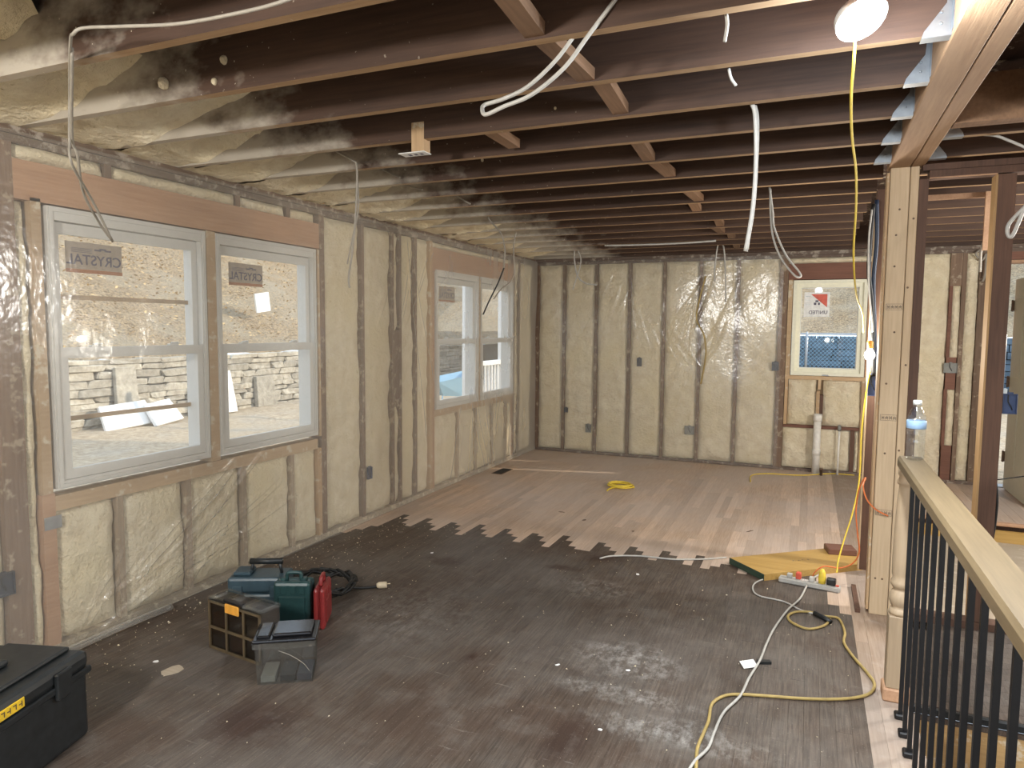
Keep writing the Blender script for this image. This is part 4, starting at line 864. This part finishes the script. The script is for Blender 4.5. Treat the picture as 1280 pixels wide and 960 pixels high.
# local x runs along the front toward the camera side, local y toward the room (+) / wall (-)
sgn = -1
rbox('box_body', tb, (0, -.36, 0), (.62, 0, .25), 'black_plastic', .016); rbox('lid', tb, (-.006, -.366, .256), (.626, .006, .325), 'black_plastic', .022)
rbox('rim', tb, (-.010, -.37, .236), (.63, .012, .262), 'black_plastic', .005)
for x in (.10, .45): rbox('latch', tb, (x, .006, .215), (x+.07, .022, .31), 'black_plastic', .004)
rbox('lid_ridge', tb, (.02, -.30, .325), (.60, -.05, .342), 'black_plastic', .008)
rbox('handle_grip', tb, (.18, -.20, .342), (.42, -.15, .365), 'black_plastic', .008)
bd = rbox('badge', tb, (.30, .0065, .272), (.46, .011, .305), 'yellow_label', .001)
mk = MB()
for q in range(6): mk.box((.31+q*.023, .0112, .280), (.314+q*.023, .0116, .298)); mk.box((.314+q*.023, .0112, .294 if q % 2 else .287), (.324+q*.023, .0116, .298 if q % 2 else .291))
mk.build('badge_print', 'nail', bd)
# brown organiser, standing
og = empty('parts_organizer', (.600, -5.735, 0), math.radians(-7), label='smoky clear parts organiser standing on edge with an orange latch, left of the bin', cat='organizer')
w, h, dp = .36, .235, .105
mb = MB(); t_ = .004
mb.box((0, 0, 0), (w, t_, h)).box((0, dp-t_, 0), (w, dp, h)).box((0, t_, 0), (t_, dp-t_, h)).box((w-t_, t_, 0), (w, dp-t_, h)).box((t_, t_, 0), (w-t_, dp-t_, t_))
mb.build('case_shell', 'amber', og)
fr = MB()
for x in (0, .12, .24, w-.012): fr.box((x, -.006, 0), (x+.012, .0, h))
for z in (0, .10, h-.012): fr.box((0, -.006, z), (w, -.0005, z+.012))
fr.build('front_ribs', flat('brown_rib_plastic', (.11, .08, .045), .4), og)
for i, (x0, x1) in enumerate(((.014, .116), (.134, .236), (.254, .345))):
    for jn, (z0, z1) in enumerate(((.014, .06+.02*i), (.114, .15+.015*((i+1) % 2)))):
        pbox('contents', og, (x0, .01, z0), (x1, dp-.012, z1), ('black_plastic', 'brass_bits', 'box_grey')[(i+jn) % 3] if False else ('black_plastic', 'block', 'box_dark')[(i+jn) % 3])
tp = MB(); 
for x0, x1 in ((0, .115), (.125, .235), (.245, w)): rect = tp.box((x0, -.008, h), (x1, .012, h+.016)).box((x0, dp-.012, h), (x1, dp+.006, h+.016)).box((x0, .012, h), (x0+.012, dp-.012, h+.016)).box((x1-.012, .012, h), (x1, dp-.012, h+.016))
tp.build('lid_tray', 'clear', og); pbox('lid_insert', og, (.002, .002, h-.002), (w-.002, dp-.002, h+.004), 'gloss_black')
rbox('handle', og, (.115, -.012, h+.012), (.245, .012, h+.026), 'gloss_black', .004); rbox('orange_latch', og, (.130, -.016, h-.035), (.225, -.0065, h+.010), 'orange', .004)
# clear bin
cb = empty('storage_bin', (1.06, -5.93, 0), math.radians(33), label='clear plastic storage bin with a glossy black handled lid, front of the case group', cat='bin')
w, h, dp = .245, .185, .17; mb = MB(); t_ = .003
def taper(x, y, z): k = .93+.07*z/h; return (w/2+(x-w/2)*k, dp/2+(y-dp/2)*k, z)
for a_, b_ in (((0, 0, 0), (w, t_, h)), ((0, dp-t_, 0), (w, dp, h)), ((0, t_, 0), (t_, dp-t_, h)), ((w-t_, t_, 0), (w, dp-t_, h)), ((t_, t_, 0), (w-t_, dp-t_, t_))): mb.box(a_, b_)
mb.v = [taper(*v) for v in mb.v]; mb.build('bin_body', 'clear', cb)
rm = MB(); rm.box((-.008, -.008, h-.022), (w+.008, -.002, h)).box((-.008, dp+.002, h-.022), (w+.008, dp+.008, h)).box((-.008, -.002, h-.022), (-.002, dp+.002, h)).box((w+.002, -.002, h-.022), (w+.008, dp+.002, h)); rm.build('rim', 'clear', cb)
ld = rbox('lid', cb, (-.010, -.010, h+.0005), (w+.010, dp+.010, h+.016), 'gloss_black', .007); rbox('lid_dome', ld, (.070, .012, h+.016), (w-.01, dp-.012, h+.032), 'gloss_black', .010); rbox('lid_dome', ld, (.005, .012, h+.016), (.062, dp-.012, h+.026), 'gloss_black', .008)
rbox('clasp', cb, (.10, -.016, h-.045), (.14, -.0085, h+.004), 'clear', .003)
MB().tube(smooth_pts([(.10, -.012, h-.03), (.15, -.02, h-.05), (.20, -.015, h-.09), (.225, -.006, h-.13)], 6), .0012, 6).build('wire_handle', 'wire_grey', cb, smooth=True)
for x, m in ((.02, 'box_grey'), (.10, 'black_plastic'), (.17, 'box_dark')): pbox('contents', cb, (x, .02, .004), (x+.06, dp-.02, .03), m)
# teal case standing
def power_case(name, loc, rz, w, h, d, m, label, handle_m='black_plastic', latch=True):
    r = empty(name, loc, math.radians(rz), label=label, cat='tool case')
    rbox('case_half', r, (0, 0, 0), (w, d*.48, h), m, .016); rbox('case_half', r, (0, d*.52, 0), (w, d, h), m, .016); rbox('seam_band', r, (.004, d*.46, .004), (w-.004, d*.54, h-.004), m, .003)
    rbox('raised_panel', r, (w*.14, -.005, h*.14), (w*.86, .004, h*.70), m, .006); 
    for x in (w*.16, w*.70):
        if latch: rbox('latch', r, (x, d*.3, h-.02), (x+w*.14, d*.72, h+.010), m, .004)
    hm_ = MB().tube(smooth_pts([(w*.30, d/2, h-.004), (w*.32, d/2, h+.028), (w*.38, d/2, h+.036), (w*.62, d/2, h+.036), (w*.68, d/2, h+.028), (w*.70, d/2, h-.004)], 4), .010, 8).build('handle', handle_m, r, smooth=True)
    for k in range(3): rbox('rib', r, (w*(.2+.25*k), -.004, h*.74), (w*(.2+.25*k)+.03, .003, h*.93), m, .003)
    return r
power_case('tool_case', (.725, -5.45, 0), 24, .19, .235, .10, 'teal', 'dark teal hard tool case standing upright behind the clear bin', 'teal')
power_case('tool_case', (.985, -5.37, 0), 118, .20, .215, .058, 'red', 'slim red tool case standing at the right of the teal one', 'red', False)
r = empty('tool_case', (.43, -5.46, 0), math.radians(26), label='slate blue tool case with a raised black carry handle, behind the organiser', cat='tool case')
rbox('case_half', r, (0, 0, 0), (.30, .17, .13), 'slate_teal', .014); rbox('case_half', r, (0, 0, .134), (.30, .17, .215), 'slate_teal', .014)
for x in (.03, .22): rbox('latch', r, (x, -.010, .11), (x+.05, .0, .175), 'slate_teal', .003)
rbox('lid_block', r, (.02, .03, .215), (.11, .14, .235), 'slate_teal', .006)
MB().tube([(.10, .085, .21), (.11, .085, .275)], .009, 8).build('handle_arm', 'black_plastic', r, smooth=True); MB().tube([(.26, .085, .21), (.25, .085, .275)], .009, 8).build('handle_arm', 'black_plastic', r, smooth=True)
MB().tube([(.095, .085, .278), (.265, .085, .278)], .016, 10).build('handle_grip', 'black_plastic', r, smooth=True)
# paper bit + packet + dropped pieces
o = box_('paper_scrap', (0, 0, 0), (.065, .05, .0015), 'white', R=Matrix.Rotation(.5, 4, 'Z')); o.location = at(930, 836, 2, .002); o.rotation_euler = (math.radians(14), 0, 0); tag(o, 'folded white paper scrap beside the long white cord', 'paper')
o = box_('black_clip', (-.03, -.012, 0), (.03, .012, .012), 'black_plastic', R=Matrix.Rotation(.4, 4, 'Z')); o.location = at(955, 829, 2, .0); tag(o, 'small black plastic piece right of the long white cord, by the paper scrap', 'clip')
def chip(px, py, sx, sy, m, lab, g, h_=.003):
    bm = bmesh.new(); bmesh.ops.create_icosphere(bm, subdivisions=1, radius=1)
    for v in bm.verts: v.co = Vector((v.co.x*sx, v.co.y*sy, max(0, v.co.z)*h_))*(1+.4*mnoise.noise(v.co*2+Vector((px, py, 0))))
    me = bpy.data.meshes.new('chip'); bm.to_mesh(me); bm.free(); me.materials.append(M_[m]); o = link('floor_scrap', me, loc=at(px, py, 2, .0005), rot=(0, 0, (px*7) % 6)); tag(o, lab, 'scrap', g)
for px, py, sx, sy, lab in ((697, 831, .014, .008, 'white plaster scrap in the middle of the dark floor'), (785, 838, .010, .012, 'white scrap right of the middle, near the pale scuffs'), (797, 718, .02, .012, 'white scrap below the straight white cable'), (540, 691, .012, .014, 'white scrap on the dark floor near the toothed edge'),
        (750, 912, .01, .009, 'white scrap at the bottom centre of the floor'), (195, 827, .014, .014, 'round white scrap beside the torn pale scrap'), (632, 698, .006, .006, 'tiny white scrap just below the toothed floor edge')):
    chip(px, py, sx, sy, 'white', lab, None)
for px, py, sx, sy, lab in ((702, 640, .035, .012, 'dark curved splinter on the sanded floor, left of two'), (730, 650, .022, .014, 'dark lump-like splinter on the sanded floor, right of two'), (791, 664, .015, .012, 'short dark splinter on the sanded floor below the yellow coil'), (937, 664, .05, .008, 'long dark splinter on the sanded floor behind the yellow plank')):
    chip(px, py, sx, sy, 'nail', lab, None)
chip(215, 838, .06, .045, 'ply', 'torn pale scrap stuck to the dark floor near the tool cases', None)
# foam crumbs: nobody could count them
mb = MB(); cr = random.Random(11)
for k in range(1500):
    near = k < 950
    y = -cr.uniform(2.6, 7.2); x = abs(cr.gauss(0, .33))+.03 if near else cr.uniform(.05, 3.4)
    if y > -3.4 and k % 3: continue
    if (.38 < x < 1.35 and -6.0 < y < -5.2) or (.35 < x < 1.0 and y < -6.35): continue
    s = cr.uniform(.0012, .0042)*(1 if cr.random() < .92 else 1.8); a_ = cr.uniform(0, 6.28)
    c_, s_ = math.cos(a_)*s, math.sin(a_)*s; z = .0004
    mb.add([(x+c_, y+s_, z), (x-s_*.7, y+c_*.7, z), (x-c_, y-s_, z), (x+s_*.6, y-c_*.6, z), (x, y, z+s*.9)], [(0, 1, 4), (1, 2, 4), (2, 3, 4), (3, 0, 4)])
o = mb.build('foam_crumbs', 'foam'); o['kind'] = 'stuff'; o['label'] = 'pale foam crumbs and dust scattered over the floor, thickest along the left wall'; o['category'] = 'debris'

# ------------------------------------------------------------------ OUTDOORS
X, Y = np.meshgrid(np.concatenate([np.linspace(-40, -9, 50), np.linspace(-8.8, -7.35, 9)]), np.linspace(-22, 45, 150), indexing='ij')
Z = .94+(-7.35-X)*.52 + (vnoise(X, Y, .35, 3)-.5)*.9*np.clip((-7.35-X)/2, 0, 1) + (vnoise(X, Y, 1.6, 4)-.5)*.18
o = grid_obj('hillside', np.stack([X, Y, Z], -1), 'leaves'); o['kind'] = 'structure'
X, Y = np.meshgrid(np.linspace(-7.4, -.14, 50), np.linspace(-22, 24, 120), indexing='ij'); Z = -.12+(vnoise(X, Y, 1.2, 8)-.5)*.07 + np.clip((X+1)*-.0, 0, 1)
o = grid_obj('ground', np.stack([X, Y, Z], -1), 'ground'); o['kind'] = 'structure'
X, Y = np.meshgrid(np.linspace(-.14, 14, 50), np.linspace(.14, 24, 70), indexing='ij'); Z = -.14+(vnoise(X, Y, 1.2, 9)-.5)*.05
o = grid_obj('ground', np.stack([X, Y, Z], -1), 'ground'); o['kind'] = 'structure'
X, Y = np.meshgrid(np.linspace(-7.35, 30, 80), np.linspace(9.9, 40, 70), indexing='ij'); Z = 1.42+np.clip(Y-9.9, 0, 50)*.42+(vnoise(X, Y, .5, 12)-.5)*.8*np.clip((Y-9.9)/2, 0, 1)+(vnoise(X, Y, 2, 13)-.5)*.15
o = grid_obj('hillside', np.stack([X, Y, Z], -1), 'leaves'); o['kind'] = 'structure'
mb = MB(); cr = random.Random(5)
for k in range(16000):
    x = -7.5-abs(cr.gauss(0, 4)); y = cr.uniform(-4, 30); z = .96+(-7.35-x)*.52+cr.uniform(-.25, .5)*min(1, (-7.35-x)/2)+.0
    s = cr.uniform(.02, .05); a_ = cr.uniform(0, 6.28); t_ = cr.uniform(-.6, .6)
    u = Vector((math.cos(a_), math.sin(a_), t_))*s; v = Vector((-math.sin(a_), math.cos(a_), .5))*s*.5; c_ = Vector((x, y, z))
    mb.add([c_-u, c_+v, c_+u, c_-v], [(0, 1, 2, 3)])
o = mb.build('fallen_leaves', 'leaf'); o['kind'] = 'stuff'; o['label'] = 'fallen leaves covering the slope behind the stone wall'; o['category'] = 'leaves'
X, Y = np.meshgrid(np.linspace(-7.4, 20, 40), np.linspace(-30, YR-.1, 40), indexing='ij'); Z = -.15+(vnoise(X, Y, 1.2, 19)-.5)*.05
o = grid_obj('ground', np.stack([X, Y, Z], -1), 'ground'); o['kind'] = 'structure'
# stone wall
sw = empty('stone_wall', (-7.30, 0, -.15), label='dry-laid field stone retaining wall at the foot of the leafy slope', cat='wall')
box('earth_backing', (-.10, -4.6, 0), (-.02, 17.5, 1.1), 'mortar', sw)
sm = []
for k in range(8):
    bm = bmesh.new(); bmesh.ops.create_cube(bm, size=1); bmesh.ops.bevel(bm, geom=list(bm.edges), offset=.12, segments=1, affect='EDGES')
    for v in bm.verts: v.co += Vector((mnoise.noise(v.co*3+Vector((k*9, 0, 0))), mnoise.noise(v.co*3+Vector((0, k*9, 0))), mnoise.noise(v.co*3+Vector((0, 0, k*9)))))*.16
    me = bpy.data.meshes.new('stone'); bm.to_mesh(me); bm.free(); me.materials.append(M_['stone']); sm.append(me)
cr = random.Random(21); z = .0; stones = []
while z < 1.08:
    hh = cr.uniform(.075, .14); y = -2.2+cr.uniform(-.3, 0)
    while y < 12.5:
        ll = cr.uniform(.28, .72)*(1 if y < 6 else 1.7); stones.append((y, z, ll, hh*cr.uniform(.85, 1.05))); y += ll
    z += hh
stones = stones[:300]
for (y, z, ll, hh) in stones:
    s_ = link('stone', cr.choice(sm), sw, loc=(cr.uniform(-.02, .03), y+ll/2, z+hh/2), rot=(cr.uniform(-.04, .04), 0, cr.uniform(-.05, .05))); s_.scale = (.2, ll*1.0, hh*1.02)
def lean(name, px, py, w, h, t_, m, label, cat, tilt=.18, x=-7.0, rz=0, tw=0):
    c = at(px, py, 0, x); bm = bmesh.new(); bmesh.ops.create_cube(bm, size=1)
    for v in bm.verts: v.co = Vector((v.co.x*t_, v.co.y*w*(1-.12*(v.co.z > 0)), (v.co.z+.5)*h))
    bmesh.ops.bevel(bm, geom=list(bm.edges), offset=min(t_, .03)*.3, segments=1, affect='EDGES')
    me = bpy.data.meshes.new(name); bm.to_mesh(me); bm.free(); me.materials.append(M_[m]); o = link(name, me, loc=(x, c.y, -.11), rot=(tw, -tilt, rz)); return tag(o, label, cat)
lean('stone_slab', 160, 490, .42, .95, .08, 'stone', 'tall upright stone slab leaning on the retaining wall, seen through the nearest window', 'stone slab', .08, -7.08)
lean('stone_slab', 333, 490, .55, .62, .10, 'stone', 'rounded stone slab against the wall, seen through the second window', 'stone slab', .12, -7.08)
lean('white_board', 165, 520, .95, .42, .06, 'white', 'long white slab leaning at the foot of the stone wall, nearest window', 'slab', .5, -6.8, 0, .05)
lean('white_board', 212, 520, .65, .42, .06, 'white', 'shorter white slab with dark spots leaning right of the long one', 'slab', .6, -6.7, .1, .1)
lean('white_board', 289, 500, .30, .80, .05, 'white', 'white board standing against the stone wall at the left of the second window', 'slab', .2, -6.9)
c = at(328, 378, 0, -8.6); o = box_('sign_board', (-.02, -.22, -.22), (.02, .22, .22), 'white', R=Matrix.Rotation(.15, 4, 'X')); o.location = c; tag(o, 'white square board lying on the leafy slope, seen through the second window', 'board')
# porch bits beyond the far windows
for px, lab in ((583, 'white porch post seen through the third window'), (627, 'white porch post seen through the fourth window')):
    c = at(px, 420, 0, -1.6); r = empty('porch_post', (c.x, c.y, -.12), label=lab, cat='post'); pbox('post_shaft', r, (-.05, -.05, 0), (.05, .05, 2.7), 'white', .01); pbox('post_base', r, (-.07, -.07, 0), (.07, .07, .16), 'white', .01)
ya = at(583, 420, 0, -1.6).y; yb = at(627, 420, 0, -1.6).y
r = empty('porch_rail', (-1.6, 0, 0), label='white porch rail between the two porch posts beyond the far windows', cat='railing'); pbox('top_rail', r, (-.035, ya+.052, .93), (.035, yb-.052, 1.0), 'white')
for k in range(9): pbox('picket', r, (-.015, ya+.17+k*.12, .05), (.015, ya+.20+k*.12, .93), 'white')
c = at(563, 480, 0, -3.3); r = empty('wheelbarrow', (c.x, c.y, -.12), math.radians(60), label='pale blue wheelbarrow standing outside below the third window', cat='wheelbarrow')
tr = MB(); top = [(-.5, -.38, .62), (.55, -.32, .78), (.55, .32, .78), (-.5, .38, .62)]; bot = [(-.28, -.2, .34), (.2, -.18, .30), (.2, .18, .30), (-.28, .2, .34)]
tr.add(top+bot, [(4, 7, 6, 5), (0, 4, 5, 1), (1, 5, 6, 2), (2, 6, 7, 3), (3, 7, 4, 0)]); tr.build('tray', 'blue_tarp', r)
for s_ in (-1, 1): MB().tube([(-.95, s_*.3, .62), (.6, s_*.10, .24)], .018, 8).build('handle', 'block', r); MB().tube([(-.3, s_*.2, .34), (-.36, s_*.25, 0)], .015, 8).build('leg', 'blue_tarp', r)
MB().lathe([(.10, -.04), (.19, -.04), (.2, 0), (.19, .04), (.10, .04)], 20, (.62, 0, .2), R=Matrix.Rotation(math.pi/2, 3, 'X')).build('wheel', 'black_plastic', r, smooth=True)
r = empty('sun_blocker', (10.2, .8, -.15), label='plain shed outside beyond the entry, out of view', cat='shed'); pbox('blocker_body', r, (-1, -3, 0), (1, 2.0, 3.22), 'siding'); pbox('blocker_top', r, (-1.0, -3.1, 3.221), (1.1, 2.1, 3.26), 'deck')  # added out of view to block the sun and shorten its floor streak
# fence beyond the back window
fe = empty('chain_link_fence', (0, 9.0, -.14), label='pale blue-grey chain link fence beyond the small back window', cat='fence')
for k in range(6):
    MB().lathe([(.03, 0), (.03, 1.62), (.0, 1.65)], 12, (.6+k*1.25, 0, 0)).build('fence_post', 'steel', fe, smooth=True)
MB().tube([(.6, 0, 1.6), (6.85, 0, 1.6)], .02, 8).build('top_rail', 'steel', fe)
ms = MB(); x = .6
while x < 6.85:
    for sgn_ in (1, -1):
        a_ = Vector((x, 0, .05)); b_ = Vector((x+sgn_*1.5, 0, 1.57))
        if b_.x < .6: a_, b_ = a_, a_.lerp(b_, (a_.x-.6)/1.5) if a_.x > .6 else a_
        if b_.x > 6.85: b_ = a_.lerp(b_, (6.85-a_.x)/1.5)
        if (b_-a_).length > .05: ms.tube([a_, b_], .004, 3, caps=False)
    x += .085
o = ms.build('wire_mesh', 'blue_tarp', fe); o['kind'] = 'stuff'
# added wall, coloured blue-grey to stand in for the shaded ground
lg = empty('shade_tone_wall', (0, 9.7, -.15), label='low blue-grey stone wall at the foot of the slope, behind the chain link fence', cat='wall'); pbox('wall_core', lg, (-3, .05, 0), (9, .25, 1.5), 'mortar')
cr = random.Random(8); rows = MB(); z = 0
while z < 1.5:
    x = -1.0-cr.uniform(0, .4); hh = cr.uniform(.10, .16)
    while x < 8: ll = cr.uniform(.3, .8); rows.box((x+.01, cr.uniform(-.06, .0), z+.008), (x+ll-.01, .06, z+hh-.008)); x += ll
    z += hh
o = rows.build('stone_courses', flat('shade_blue_stone', (.10, .145, .195), .9, .5, 3), lg); o['kind'] = 'stuff'
lg = box_('timber_rail', (1.0, 9.25, -.12), (7.0, 9.45, .35), 'vinyl'); tag(lg, 'pale long timber lying between the chain link fence and the stone wall', 'timber')
